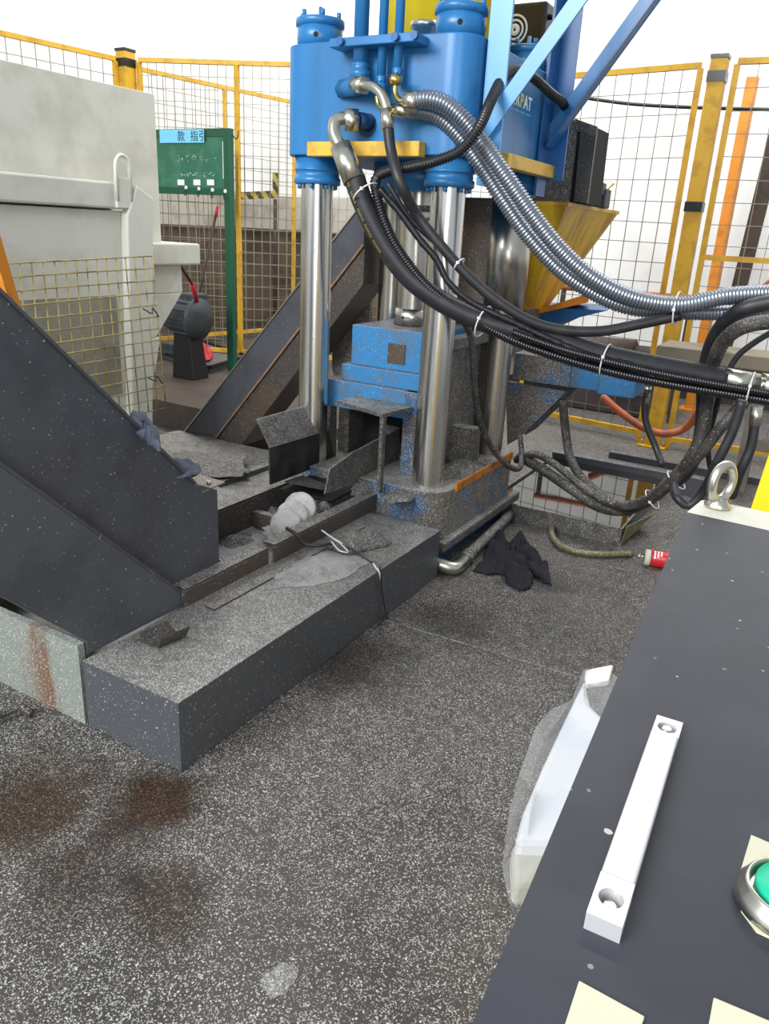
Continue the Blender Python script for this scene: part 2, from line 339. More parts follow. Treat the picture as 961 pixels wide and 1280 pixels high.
# hazard striped barrier in the left bay
t = thing('hazard_barrier', 'hazard striped low barrier bar behind the left mesh fence', 'barrier', (-6.9, 8.4, .0))
MB().bar(AY(296, 245, 8.3), AY(344, 243, 8.6), .05, .09).obj('striped_bar', M_hazard, t)
q = AY(344, 243, 8.6); MB().bar(q-V((0, 0, .04)), q+V((0, 0, .26)), .05, .05, up=(1, 0, 0)).obj('end_upright', M_hazard, t)
for px, Y in ((296, 8.3), (344, 8.6)):
    q = AY(px, 246, Y); MB().cyl((q.x, q.y, 0), (q.x, q.y, q.z-.03), .025).obj('leg', M_brown, t)
# orange upright and brown beam behind the right fence
t = thing('orange_upright', 'orange square upright standing behind the right mesh fence', 'post', AZ(862, 512, 0))
a = AZ(862, 512, 0); MB().box(a+V((-.05, -.05, 0)), (a.x+.05, a.y+.05, 3.05)).obj('column', M_oran, t, bevel=.004)
MB().box(a+V((-.1, -.1, 0)), a+V((.1, .1, .015))).obj('foot', M_oran, t)
a2 = V((a.x+.17, a.y+.12, 0)); t = thing('brown_beam', 'dark brown beam leaning beside the orange upright', 'beam', a2)
MB().bar(a2+V((0, 0, 0)), a2+V((.1, .12, 2.62)), .14, .08, up=(0, 1, 0)).obj('beam', M_brown, t, bevel=.01)
# wall cable and rusty pipe behind the right fence
tag(MB().tube(smooth_path([AY(735, 123, 6.98), AY(790, 130, 7.0), AY(860, 134, 7.0), AY(961, 137, 7.0), AY(1100, 140, 7.0)], .05), .014, n=8).obj('wall_cable', M_corr), 'thin black cable strung across behind the right mesh fence', 'cable')
t = thing('rusty_pipe', 'rusty horizontal pipe behind the right mesh fence', 'pipe', AY(700, 358, 7.6))
for px in (705, 865):
    q = AY(px, 360 if px < 800 else 372, 7.6); MB().box((q.x-.02, 7.58, 0), (q.x+.02, 7.62, q.z-.02)).obj('support', M_brown, t)
(MB().tube([AY(700, 358, 7.6), AY(770, 366, 7.6), AY(870, 373, 7.6)], .03, n=10).obj('pipe_run', M_ohose, t))
# clutter seen through the right fence
def crate_stack(x, y, Y, w, h, label, m):
    p = AY(x, y, Y); p.z = 0; return p
t = thing('pump_unit', 'dark low pump unit standing behind the right mesh fence', 'machine', (-1.9, 7.9, 0))
MB().box((-2.6, 7.6, .0), (-1.3, 8.3, .42)).obj('base_tank', M_plinth, t, bevel=.02)
MB().cyl((-2.4, 7.9, .56), (-1.7, 7.9, .56), .14).obj('pump_body', M_brown, t)
MB().cyl((-1.7, 7.9, .56), (-1.35, 7.9, .56), .09).obj('pump_neck', M_plinth, t)
t = thing('timber_bench', 'grey timber bench behind the hose bundle at right', 'bench', (-.3, 5.9, 0))
MB().box((-1.05, 5.55, .86), (.7, 5.95, .95)).obj('top_plank', mat('weathered_timber', '7a7160', .7, dirt='57503f', dirt_scale=7), t, bevel=.006)
for px in (-.42, .5): MB().box((px, 5.7, 0), (px+.09, 5.79, .86)).obj('leg', MATS['weathered_timber'], t)
MB().box((-.4, 5.72, .3), (.55, 5.77, .37)).obj('stretcher', MATS['weathered_timber'], t)
# ------------------------------------------------------------ off-white bin
BX = -3.6
t = thing('waste_bin', 'large off-white steel waste bin with lifting eye and stained panels', 'bin', (BX-.6, 3.0, 0))
MB().box((BX-.2, 1.2, 1.44), (BX-.14, 3.66, 2.27)).obj('rear_sheet', M_bin, t, bevel=.004)
mb = MB(); mb.prism([(BX, 1.2, .40), (BX, 3.25, .40), (BX, 3.34, 1.62), (BX, 1.2, 1.62)], (-.6, 0, 0)); mb.obj('body', M_bin, t, bevel=.008)
MB().box((BX-.14, 1.2, 1.63), (BX+.035, 3.3, 1.765)).obj('rim_channel', M_bin, t, bevel=.012)
MB().box((BX-.005, 1.3, .6), (BX+.006, 3.15, 1.17)).obj('recessed_panel', M_bind, t)
mb = MB(); c1 = AX(158, 212, BX+.02); mb.prism([(BX+.0, 3.16, .36), (BX+.0, 3.32, .36), (BX+.0, 3.42, 1.70), (BX+.0, 3.30, 1.76), (BX, 3.22, 1.6)], (.06, 0, 0)); mb.obj('corner_post', M_bin, t, bevel=.01)
mb = MB(); mb.box((BX-.5, 3.3, 1.33), (BX+.03, 3.82, 1.455)); mb.obj('end_ledge', M_bin, t, bevel=.01)
mb = MB(); mb.hexa([(BX-.5, 3.28, .36), (BX-.02, 3.28, .36), (BX-.02, 3.34, .36), (BX-.5, 3.34, .36)], [(BX-.5, 3.28, .9), (BX-.02, 3.28, .9), (BX-.02, 3.5, .9), (BX-.5, 3.5, .9)]); mb.hexa([(BX-.5, 3.28, .9), (BX-.02, 3.28, .9), (BX-.02, 3.46, .9), (BX-.5, 3.46, .9)], [(BX-.5, 3.28, 1.16), (BX-.02, 3.28, 1.16), (BX-.02, 3.70, 1.16), (BX-.5, 3.70, 1.16)])
mb.box((BX-.5, 3.28, 1.16), (BX-.02, 3.70, 1.33)); mb.obj('end_hopper', M_bin, t, bevel=.006)
e = AX(153, 222, BX+.045); R_ = .062
mb = MB(); mb.box((BX+.035, e.y-.055, 1.635), (BX+.055, e.y+.055, e.z)); mb.obj('eye_bracket', M_bin, t, bevel=.004)
mb = MB(); mb.tube([V((BX+.05, e.y-.048, e.z-.12))]+[V((BX+.05, e.y-cos(a)*.048, e.z+.05+sin(a)*.062)) for a in [i*pi/12 for i in range(13)]]+[V((BX+.05, e.y+.048, e.z-.12))], .011, n=8); mb.obj('lifting_eye', M_bin, t)
for i in (1.3, 2.9):
    MB().box((BX-.55, i, 0), (BX-.05, i+.16, .40)).obj('foot', M_bin, t)
# loose yellowed mesh leaning in front
t = thing('loose_mesh_panel', 'yellowed loose wire mesh panel leaning in front of the off-white bin', 'mesh panel', (-3.42, 2.7, .22))
mb = MB(); XM = -3.44
P00 = AX(-40, 332, XM); P01 = AX(190, 320, XM); P10 = AX(-30, 560, XM); P11 = AX(200, 508, XM); P10.z = max(P10.z, .36)
nu, nv = 17, 13
for i in range(nu+1):
    mb.tube([P00.lerp(P01, i/nu), P10.lerp(P11, i/nu)+V((.05, 0, 0))], .0038, n=5)
for j in range(nv+1):
    a, c = P00.lerp(P10, j/nv)+V((.05*j/nv, 0, 0)), P01.lerp(P11, j/nv)+V((.05*j/nv, 0, 0)); mb.tube([a, a.lerp(c, .5)+V((.008, 0, .006*sin(j))), c], .0038, n=5)
mb.obj('wire_mesh', M_wirey, t)
for f in (.35, .8):
    q = P01.lerp(P11, f); MB().tube(smooth_path([q+V((.01, -.1, .02)), q+V((.03, -.05, -.01)), q+V((.0, -.02, .02)), q+V((.03, 0, -.03))], .02), .004, n=6).obj('wire_tie', M_corr, t)
# orange stile at far left
a = AX(8, 350, -3.2); t = thing('orange_stile', 'short orange steel angle at the left edge above the dark casing', 'post', (a.x, a.y, .35))
a0 = AX(14, 372, -3.2); a1 = AX(-12, 285, -3.2)
MB().bar(a0+(a0-a1)*1.0, a1, .05, .03, up=(1, 0, 0)).obj('angle', M_oran, t)
# ------------------------------------------------------------ notice board stand, cleaning tools
BY = 5.75
c_tr = AY(288, 163, BY); c_br = AY(288, 242, BY); 
gx = AY(285, 300, BY).x
t = thing('notice_board', 'green notice board on green posts with a light blue header sticker', 'notice board', (gx-.5, BY, .22))
zt = c_tr.z; zb = c_br.z; x1 = c_tr.x; x0 = x1-1.15
fd = V((0, 0, 0))
MB().box((x0, BY-.02, zb), (x1-.05, BY+.01, zt)).obj('board_panel', M_gboard, t)
mb = MB(); mb.box((x0, BY-.03, zt-.05), (x1, BY-.015, zt+.015)); mb.box((x0, BY-.03, zb-.02), (x1, BY-.015, zb+.04)); mb.obj('board_frame', M_gframe, t)
MB().box((x1-.06, BY-.035, .23), (x1+.02, BY+.02, zt+.015)).obj('post', M_gframe, t, bevel=.004)
MB().box((x0, BY-.035, .23), (x0+.06, BY+.02, zt+.015)).obj('post', M_gframe, t, bevel=.004)
MB().box((x1-.075, BY-.021, zb+.12), (x1-.068, BY-.024, zt-.09)).obj('chalk_line', M_white, t)
s0 = AY(212, 163, BY).x; s1 = AY(258, 165, BY).x
st = MB().box((x1-.82, BY-.036, zt-.10), (s1, BY-.031, zt+.01)).obj('header_sticker', M_sticker, t)
for ch_, dx in (('款', -.60), ('指', -.44), ('引', -.34)): label_text(ch_, .095, M_ink, (x1+dx, BY-.037, zt-.08), (1, 0, 0), (0, 0, 1), t, name='character')
random.seed(3)
for row, zz in ((0, zt-.23), (1, zt-.36)):
    mb = MB(); x = x1-.62
    while x < x1-.16:
        if random.random() < .8:
            for k in range(3):
                p = V((x+random.uniform(0, .025), BY-.023, zz+random.uniform(-.018, .018)-.0*row)); mb.bar(p, p+V((random.uniform(.006, .022), 0, random.uniform(-.02, .02))), .002, .004, up=(0, 1, 0))
        x += .034
    mb.obj('chalk_writing', M_white, t)
for k, px in enumerate((226, 246, 263)):
    q = AY(px, 228, BY-.03); MB().box((q.x-.042, BY-.03, q.z-.024), (q.x+.042, BY-.024, q.z+.024)).obj('name_card', M_white, t)
for k, px in enumerate((233, 249, 266, 282)):
    q = AY(px, 233+k*1.5, BY-.03); MB().cyl((q.x, BY-.03, q.z-.01), (q.x, BY-.038, q.z-.01), .017, n=14).obj('round_hook_tag', M_white, t)
    MB().tube(smooth_path([(q.x, BY-.035, q.z-.02), (q.x, BY-.06, q.z-.06), (q.x+.02, BY-.07, q.z-.08), (q.x+.035, BY-.06, q.z-.05)], .02), .004, n=6).obj('hook', M_corr, t)
q = AY(291, 168, BY); MB().tube(smooth_path([q+V((0, 0, 0)), q+V((.03, 0, -.04)), q+V((.06, 0, -.01)), q+V((.06, 0, .03))], .02), .005, n=6).obj('side_hook', M_corr, t)
c = [AZ(200, 447, .22), AZ(262, 467, .22), AZ(310, 452, .22), AZ(250, 432, .22)]
MB().prism(c, (0, 0, .05)).obj('base_tray', M_char, t, bevel=.004)
fr = [p+V((0, 0, .06)) for p in c]
mb = MB(); [mb.bar(fr[i], fr[(i+1) % 4], .03, .03) for i in range(4)]; mb.obj('tray_rim', M_corr, t)
# mop with red handle
q0 = AY(232, 438, BY-.12); q1 = AY(272, 258, BY-.05); q0.z = .32
t = thing('mop', 'mop with thin brown handle and red tip hanging on the notice board', 'mop', q0)
MB().tube([q0, q0.lerp(q1, .93)], .012, n=8).obj('handle', M_brown, t)
MB().tube([q0.lerp(q1, .93), q1], .014, n=8).obj('red_tip', M_redh, t)
# motor behind the bin
q = AX(241, 398, -5.0); t = thing('electric_motor', 'dark grey round electric motor behind the right end of the off-white bin', 'motor', (q.x, q.y, .22))
ax = V((1, .02, -.06)).normalized()
mb = MB(); mb.lathe(q-ax*.30, ax, [(.06, 0), (.13, .03), (.15, .1), (.15, .34), (.185, .35), (.185, .375), (.165, .385), (.16, .40), (.05, .405)], 32); mb.obj('motor_body', M_hub, t)
mb = MB()
for k in range(12):
    a = k*pi/6; u_ = ax.cross(V((0, 0, 1))).normalized(); v_ = ax.cross(u_); c_ = (u_*cos(a)+v_*sin(a))*.152
    mb.bar(q-ax*.18+c_, q+ax*.03+c_, .008, .02, up=c_)
mb.obj('cooling_ribs', M_hub, t)
MB().box(q+V((-.16, .0, .11)), q+V((.02, .18, .21))).obj('terminal_box', M_hub, t, bevel=.015)
MB().hexa([V((q.x-.22, q.y-.06, .22)), V((q.x+.04, q.y-.06, .22)), V((q.x+.04, q.y+.14, .22)), V((q.x-.22, q.y+.14, .22))], [V((q.x-.2, q.y-.04, q.z-.1)), V((q.x+.0, q.y-.04, q.z-.1)), V((q.x+.0, q.y+.1, q.z-.1)), V((q.x-.2, q.y+.1, q.z-.1))]).obj('pedestal', M_corr, t, bevel=.006)
q2 = AX(247, 380, -4.93); q3 = AX(240, 355, -4.8); q4 = AX(224, 330, -4.6)
t = thing('pry_bar', 'black bar with a red rubber grip hanging over the dark motor', 'tool', q2)
MB().tube([q4+(q4-q3)*1, q4, q3], .012, n=8).obj('shaft', M_corr, t)
MB().tube([q3, q2], .02, n=10).obj('red_grip', M_redh, t)
MB().box(AZ(212, 442, .27)+V((-.1, -.1, .0)), AZ(212, 442, .27)+V((.12, .12, .12))).obj('step_block', M_hub, bevel=.01)
tag(bpy.data.objects['step_block'], 'dark grey block under the motor on the stand tray', 'block')
# red mop pad / cloth
def crumple(name, pts_z, m, label, cat, hgt=.04, seed=1, n=26, thick=.006, amp=1.):
    """cloth: polygon outline of ground points, triangulated grid with folds"""
    c = sum(pts_z, V())/len(pts_z); mbm = bmesh.new(); rings = []
    import math as _m
    K = len(pts_z); M_ = n*4; outl = []
    for i in range(M_):
        f = i/M_*K; a, b_ = pts_z[int(f) % K], pts_z[(int(f)+1) % K]; p = a.lerp(b_, f-int(f)); d = p-c
        p = c+d*(1+.10*mnoise.noise(V((f*1.7, seed, 0)))); outl.append(p)
    R = 12; cv = mbm.verts.new(c+V((0, 0, hgt*.6)))
    for r in range(1, R+1):
        t_ = r/R; row = []
        for i, p in enumerate(outl):
            q = c.lerp(p, t_); h = hgt*(abs(mnoise.noise(V((q.x*11+seed, q.y*11, 0))))*1.6+.25*abs(mnoise.noise(V((q.x*30, q.y*30, seed)))))*amp + .006
            h *= (1-.8*t_**6); row.append(mbm.verts.new(q+V((0, 0, h))))
        rings.append(row)
    for i in range(M_):
        mbm.faces.new((cv, rings[0][i], rings[0][(i+1) % M_]))
        for r in range(R-1): mbm.faces.new((rings[r][i], rings[r+1][i], rings[r+1][(i+1) % M_], rings[r][(i+1) % M_]))
    for f in mbm.faces: f.smooth = True
    bmesh.ops.recalc_face_normals(mbm, faces=mbm.faces)
    me = bpy.data.meshes.new(name); mbm.to_mesh(me); mbm.free(); me.materials.append(m)
    o = bpy.data.objects.new(name, me); COL.objects.link(o); s = o.modifiers.new('s', 'SOLIDIFY'); s.thickness = thick; s.offset = 1
    return tag(o, label, cat)
crumple('red_cloth', [AZ(x, y, .28) for x, y in ((232, 437), (243, 428), (256, 432), (266, 445), (262, 452), (247, 450))], M_redh, 'red crumpled cloth on the tray below the motor', 'cloth', hgt=.08, seed=4)
# ------------------------------------------------------------ incline 2 (behind press)
YC = 3.95
t = thing('rear_incline', 'dark steel inclined conveyor casing rising behind the press rods', 'conveyor', (-3.9, YC+.2, 0))
U0, U1 = AY(232, 540, YC), AY(452, 257, YC); L0, L1 = AY(300, 558, YC), AY(474, 329, YC)
dU = (U1-U0).normalized(); xe = -2.44; U1b = U0+(U1-U0)*((xe-U0.x)/(U1.x-U0.x)); L1b = L0+(L1-L0)*((xe-L0.x)/(L1.x-L0.x))
mb = MB(); mb.prism([U0, L0, L1b, U1b], (0, .26, 0)); mb.obj('casing', M_plate, t, bevel=.003)
ctr0 = U0.lerp(L0, .55); ctr1 = U1b.lerp(L1b, .52)
MB().prism([U0+V((0, -.012, 0)), ctr0+V((0, -.012, 0)), ctr1+V((0, -.012, 0)), U1b+V((0, -.012, 0))], (0, .012, 0)).obj('upper_side_plate', M_char, t)
MB().bar(ctr0+V((0, -.012, 0)), ctr1+V((0, -.012, 0)), .006, .012).obj('weld_seam', mat('rust_weld', '8a6a4c', .7, dirt='54483e', dirt_scale=14), t)
MB().bar(U0+V((0, -.016, .0)), U1b+V((0, -.016, .0)), .012, .008).obj('edge_strip', M_steel, t)
sp = [AY(415, 399, 4.25), AY(463, 352, 4.25), AY(458, 520, 4.25), AY(440, 540, 4.25), AY(428, 520, 4.25), AY(415, 460, 4.25)]
MB().prism(sp, (0, .03, 0)).obj('support_plate', M_dusty, t)
# ------------------------------------------------------------ press
RX0, RX1, RY0, RY1 = -2.34, -1.63, 3.33, 4.11
t = thing('briquetting_press', 'tall blue hydraulic press with four chromed columns and a blue crosshead', 'press', (-1.985, 3.72, 0))
PRESS = t
def rounded(x0, y0, x1, y1, r, z0, z1, n=6):
    pts = []
    for cx, cy, a0 in ((x1-r, y1-r, 0), (x0+r, y1-r, 90), (x0+r, y0+r, 180), (x1-r, y0+r, 270)):
        for k in range(n+1): a = radians(a0+90*k/n); pts.append((cx+r*cos(a), cy+r*sin(a)))
    mb = MB(); mb.hexa([(x, y, z0) for x, y in pts], [(x, y, z1) for x, y in pts])
    for f in mb.bm.faces:
        if abs(f.normal.z) < .5 : f.smooth = False
    return mb
rounded(-2.46, 3.21, -1.49, 4.24, .13, .09, .40).obj('base_block', M_bluedirty, t, bevel=.005)
MB().box((-2.40, 3.32, 0), (-1.54, 4.2, .09)).obj('base_foot', M_blued, t)
MB().box((-1.50, 3.22, .10), (-1.455, 4.26, .155)).obj('base_skirt', M_dusty, t, bevel=.012)
MB().box((-1.49, 3.36, .385), (-1.478, 4.12, .425)).obj('orange_edge_bar', mat('orange_edge', 'b8741f', .5, dirt='6a4a28', dirt_scale=12, dirt_amt=.9), t)
for x, y in ((RX1, RY0), (RX0, RY0), (RX1, RY1), (RX0, RY1)):
    front = y == RY0
    MB().cyl((x, y, .40), (x, y, 1.95), .078, n=48, cap=False).obj('column', M_chrome if front else M_chromed, t)
    mb = MB(); mb.lathe((x, y, 1.785), (0, 0, 1), [(.105, 0), (.112, .004), (.112, .03), (.104, .034), (.104, .06), (.112, .062), (.108, .066), (.108, .14)], 40); gl_ = mb.obj('gland', M_blue, t)
    for k in range(8):
        a = k*pi/4+.3; MB().cyl((x+.092*cos(a), y+.092*sin(a), 1.765), (x+.092*cos(a), y+.092*sin(a), 1.79), .009, n=6).obj('gland_bolt', M_blue, gl_)
    mb = MB(); mb.lathe((x, y, 2.355), (0, 0, 1), [(.104, 0), (.104, .085), (.100, .087), (.100, .09), (.111, .091), (.111, .118), (.105, .122), (.05, .124)], 40); tc_ = mb.obj('top_cap', M_blue, t)
    for k in range(6):
        a = k*pi/3+.2; MB().cyl((x+.09*cos(a), y+.09*sin(a), 2.478), (x+.09*cos(a), y+.09*sin(a), 2.502), .010, n=6).obj('cap_bolt', M_blue, tc_)
    MB().lathe((x, y, 2.478), (0, 0, 1), [(.016, 0), (.016, .02), (.009, .022), (.009, .05)], 10).obj('air_bleed_screw', M_blue, tc_)
    for k in range(4):
        a = k*pi/2-1.15; d = V((cos(a), sin(a), 0)); MB().cyl(V((x, y, 2.40))+d*.098, V((x, y, 2.40))+d*.1055, .011, n=12).obj('spanner_hole', M_black, tc_)
XB = rounded(-2.47, 3.20, -1.51, 4.24, .115, 1.905, 2.36, 22)
ch = XB.obj('crosshead', M_blue, t, bevel=.006)
mb = MB(); p = AY(462, 168, 3.2)
q = AY(459, 157, 3.2); mb.cyl((q.x, 3.197, q.z), (q.x, 3.205, q.z), .048, n=28); mb.obj('port_recess', mat('navy_recess', '14385c', .4), t)
MB().cyl((-1.985, 3.72, 1.78), (-1.985, 3.72, 1.91), .235, n=48).obj('main_cylinder_gland', M_blue, t)
MB().cyl((-1.985, 3.72, 1.15), (-1.985, 3.72, 1.79), .092, n=40, cap=False).obj('ram', M_chromed, t)
mb = MB(); mb.cyl((-1.985, 3.72, 1.69), (-1.985, 3.72, 1.72), .10, n=40); mb.cyl((-1.985, 3.72, 1.65), (-1.985, 3.72, 1.665), .10, n=40); mb.obj('ram_collar', M_dusty, t)
MB().cyl((-1.985, 3.72, 1.125), (-1.985, 3.72, 1.215), .0945, n=40).obj('ram_foot', M_chromed, t)
q = AY(504, 397, 3.63); MB().cyl((q.x, 3.625, q.z), (q.x, 3.64, q.z), .008, n=10).obj('ram_foot_hole', M_black, t)
# yellow cross bars
a, b_ = AY(388, 187, 3.17), AY(527, 198, 3.17)
MB().box((a.x, 3.14, 1.895), (b_.x, 3.20, 1.955)).obj('yellow_front_bar', M_yel, t, bevel=.004)
MB().box((-1.51, 3.55, 1.89), (-1.45, 4.22, 1.95)).obj('yellow_side_bar', M_yel, t, bevel=.004)
# die housing (steps)
MB().box((-2.2, 3.47, .92), (-1.75, 3.98, 1.125)).obj('die_block', M_bluedie, t, bevel=.004)
q = AY(497, 440, 3.47); MB().box((q.x-.055, 3.464, q.z-.06), (q.x+.045, 3.47, q.z+.04)).obj('bare_steel_patch', M_plate, t)
MB().box((-2.24, 3.44, .835), (-1.75, 4.02, .92)).obj('die_step', M_bluedie, t, bevel=.004)
MB().box((-2.32, 3.41, .69), (-1.75, 4.05, .835)).obj('die_lower_step', M_bluedie, t, bevel=.004)
MB().box((-1.83, 3.40, .40), (-1.755, 4.0, .835)).obj('die_cheek', M_bluedirty, t, bevel=.003)
MB().box((-2.32, 3.55, .40), (-2.25, 4.0, .69)).obj('die_cheek', M_dusty, t)
MB().box((-2.25, 3.70, .40), (-1.83, 3.76, .69)).obj('die_mouth_dark', M_black, t)  # black slab paints the darkness of the opening between the cheeks
mb = MB(); mb.prism([AZ(421, 505, .75), AZ(478, 522, .75), AZ(515, 513, .75), AZ(458, 496, .75)], (0, 0, .018)); mb.obj('shelf_plate', M_dusty, t)
q = AZ(478, 522, .75); MB().box((q.x-.02, q.y+.01, .36), (q.x, q.y+.04, .75)).obj('shelf_leg', M_dusty, t)
MB().cyl((-1.63, 4.11, 1.22), (-1.63, 4.11, 1.79), .118, n=48).obj('column_sleeve', M_chromed, t)
# dark plates between right columns
MB().box((-1.75, 3.62, .40), (-1.70, 4.02, 1.05)).obj('die_side_plate', M_dusty, t)
MB().box((-1.95, 4.02, .40), (-1.66, 4.06, 1.78)).obj('dark_back_plate', M_plate, t)  # plate added to darken the view between the right columns
MB().box((-1.72, 3.56, 1.05), (-1.64, 3.98, 1.10)).obj('die_side_ledge', M_dusty, t)
MB().box((-1.70, 3.72, .40), (-1.56, 3.80, .62)).obj('die_rib', M_dusty, t)
# right hand columns of the tank frame and braces
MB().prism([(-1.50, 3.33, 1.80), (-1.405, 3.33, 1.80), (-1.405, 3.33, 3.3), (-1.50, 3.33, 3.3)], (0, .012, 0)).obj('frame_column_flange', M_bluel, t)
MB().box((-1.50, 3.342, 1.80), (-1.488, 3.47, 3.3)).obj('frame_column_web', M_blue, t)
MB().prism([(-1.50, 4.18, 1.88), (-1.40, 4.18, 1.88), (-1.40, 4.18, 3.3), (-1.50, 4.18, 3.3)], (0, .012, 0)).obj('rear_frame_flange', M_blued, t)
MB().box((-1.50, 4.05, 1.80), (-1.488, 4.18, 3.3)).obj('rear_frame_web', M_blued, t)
s0, s1 = AY(590, 186, 3.30), AY(724, -2, 3.30); dd = (s1-s0).normalized(); s1 = s0+dd*1.1
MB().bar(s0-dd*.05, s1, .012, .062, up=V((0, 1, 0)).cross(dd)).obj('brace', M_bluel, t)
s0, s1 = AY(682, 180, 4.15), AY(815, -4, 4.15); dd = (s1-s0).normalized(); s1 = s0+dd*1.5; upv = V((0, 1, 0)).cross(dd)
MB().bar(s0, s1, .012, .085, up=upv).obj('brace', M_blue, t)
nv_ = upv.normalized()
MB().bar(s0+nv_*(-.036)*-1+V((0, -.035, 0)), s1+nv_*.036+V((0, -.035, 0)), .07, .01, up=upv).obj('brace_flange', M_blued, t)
# lettering on the crosshead side
tl = AX(628, 141, -1.508)
for ch_, yy, mm in (('E', 3.55, M_white), ('N', 3.60, M_white), ('E', 3.665, M_white), ('R', 3.715, M_white), ('P', 3.77, M_yprint), ('A', 3.818, M_white), ('T', 3.872, M_white)):
    label_text(ch_, .078, mm, (-1.5095, yy, 2.168), (0, 1, 0), (0, 0, 1), t, name='letter', bold=.0018)
mb = MB()
for k, (y0, y1) in enumerate(((3.50, 3.56), (3.575, 3.64), (3.655, 3.72), (3.735, 3.79), (3.805, 3.87))):
    mb.box((-1.5105, y0+.05, 2.143), (-1.5095, y1+.05, 2.152))
mb.obj('small_print', M_bluel, t)
# yellow oil tank on top, its cap and the pipes
t = thing('oil_tank', 'bright yellow cylindrical oil tank on top of the blue crosshead', 'tank', (-1.9, 3.85, 2.36))
MB().cyl((-1.93, 3.82, 2.36), (-1.93, 3.82, 3.6), .30, n=64).obj('tank_shell', M_yelt, t)
q = AY(531, 45, 3.45)
MB().lathe((q.x, 3.45, 2.36), (0, 0, 1), [(.058, 0), (.058, .075), (.066, .076), (.066, .10), (.06, .102)], 32).obj('filler_cap', M_steel, t)
for k, (px, r) in enumerate(((451, .031), (478, .019), (498, .019))):
    a = AY(px, 60, 3.15); pb_ = (px+1, (92, 108, 98)[k]); c_ = AY(px, pb_[1], 3.15)
    t = thing('hydraulic_pipe', ('thick blue hydraulic pipe, leftmost of the three over the press front', 'thin blue hydraulic pipe, middle of the three over the press front', 'thin blue hydraulic pipe, rightmost of the three over the press front')[k], 'pipe', (a.x, 3.15, c_.z), 'blue pipes down the press front')
    MB().cyl((a.x, 3.15, c_.z), (a.x, 3.15, 3.2), r, n=20).obj('pipe_run', M_blue, t)
    MB().lathe((a.x, 3.15, c_.z-.02), (0, 0, 1), [(r*.9, 0), (r*1.35, .005), (r*1.35, .03), (r*1.05, .034), (r*1.25, .05), (r*1.25, .056), (r, .06)], 6 if k else 20).obj('pipe_nut', M_blue, t)
a, b_ = AY(421, 56, 3.15), AY(528, 62, 3.15)
t = thing('pipe_clamp_bar', 'blue clamp bar bolted across the three blue pipes', 'clamp', (a.x, 3.15, a.z))
MB().box((a.x, 3.09, a.z-.022), (b_.x, 3.2, a.z+.012)).obj('bar', M_blue, t, bevel=.004)
for px in (427, 495, 519):
    q = AY(px, 56, 3.09); MB().cyl((q.x, 3.09, a.z-.004), (q.x, 3.07, a.z-.004), .016, n=10).obj('clamp_bolt', M_blued, t)
# black fan box behind right cylinder
q0, q1 = AY(641, 4, 4.45), AY(678, 60, 4.45)
t = thing('fan_motor_box', 'black boxed fan with round white grille behind the right press cylinder', 'fan', (q0.x, 4.45, 2.36))
MB().box((q0.x-.05, 4.45, 2.36), (q1.x, 4.8, q0.z)).obj('housing', mat('matt_black', '232122', .45), t, bevel=.015)
q = AY(643, 37, 4.44)
for r_ in (.018, .045, .068):
    pts = [V((q.x+cos(a)*r_, 4.444, q.z+sin(a)*r_)) for a in [i*2*pi/24 for i in range(24)]]
    MB().tube(pts, .006 if r_ > .02 else .012, n=6, closed=True).obj('grille_ring', M_white, t)
q = AY(680, 22, 4.5); MB().cyl((q1.x, 4.5, q.z), (q1.x+.03, 4.5, q.z), .014, n=10).obj('side_knob', M_corr, t)
# ------------------------------------------------------------ hopper, duct, beam to the right
YH = 4.45
t = thing('feed_hopper', 'oily yellow tapered feed hopper behind the right press column', 'hopper', (-1.4, 4.6, .9))
K = AY(708, 255, YH); X_K = K.x; zt = K.z
def rect(z, x0, x1, y0, y1): return [V((x0, y0, z)), V((x1, y0, z)), V((x1, y1, z)), V((x0, y1, z))]
yb = YH+1.05
top = rect(zt, -1.80, X_K, YH, yb)
kb = AY(658, 388, 4.62); rb = AX(683, 392, kb.x)
bot = rect(kb.z, -1.72, kb.x, 4.62, max(rb.y, 4.75))
back = AX(773, 260, X_K); top[2].y = top[3].y = back.y; top[2].z = top[3].z = zt
mb = MB()
for i in range(4): mb.face([top[i], top[(i+1) % 4], bot[(i+1) % 4], bot[i]])
mb.obj('hopper_walls', M_yelh, t, solid=.008)
mb = MB(); [mb.bar(top[i], top[(i+1) % 4], .02, .02) for i in range(4)]; mb.obj('hopper_rim', M_yelh, t)
MB().box((bot[0].x, bot[0].y, .97), (bot[1].x, bot[2].y, bot[0].z)).obj('throat', M_dusty, t)
q = AX(753, 252, X_K); t2 = thing('limit_switch', 'small black switch box clipped on the yellow hopper rim', 'switch', (q.x, q.y, q.z))
MB().box(q+V((-.04, -.09, -.04)), q+V((.04, .03, .07))).obj('switch_body', M_hub, t2, bevel=.008)
MB().tube([q+V((0, .0, .06)), q+V((.02, .12, .11))], .008, n=6).obj('lever', M_brass, t2)
MB().box(q+V((-.05, -.13, .03)), q+V((.03, -.06, .1))).obj('clip', M_corr, t2, bevel=.005)
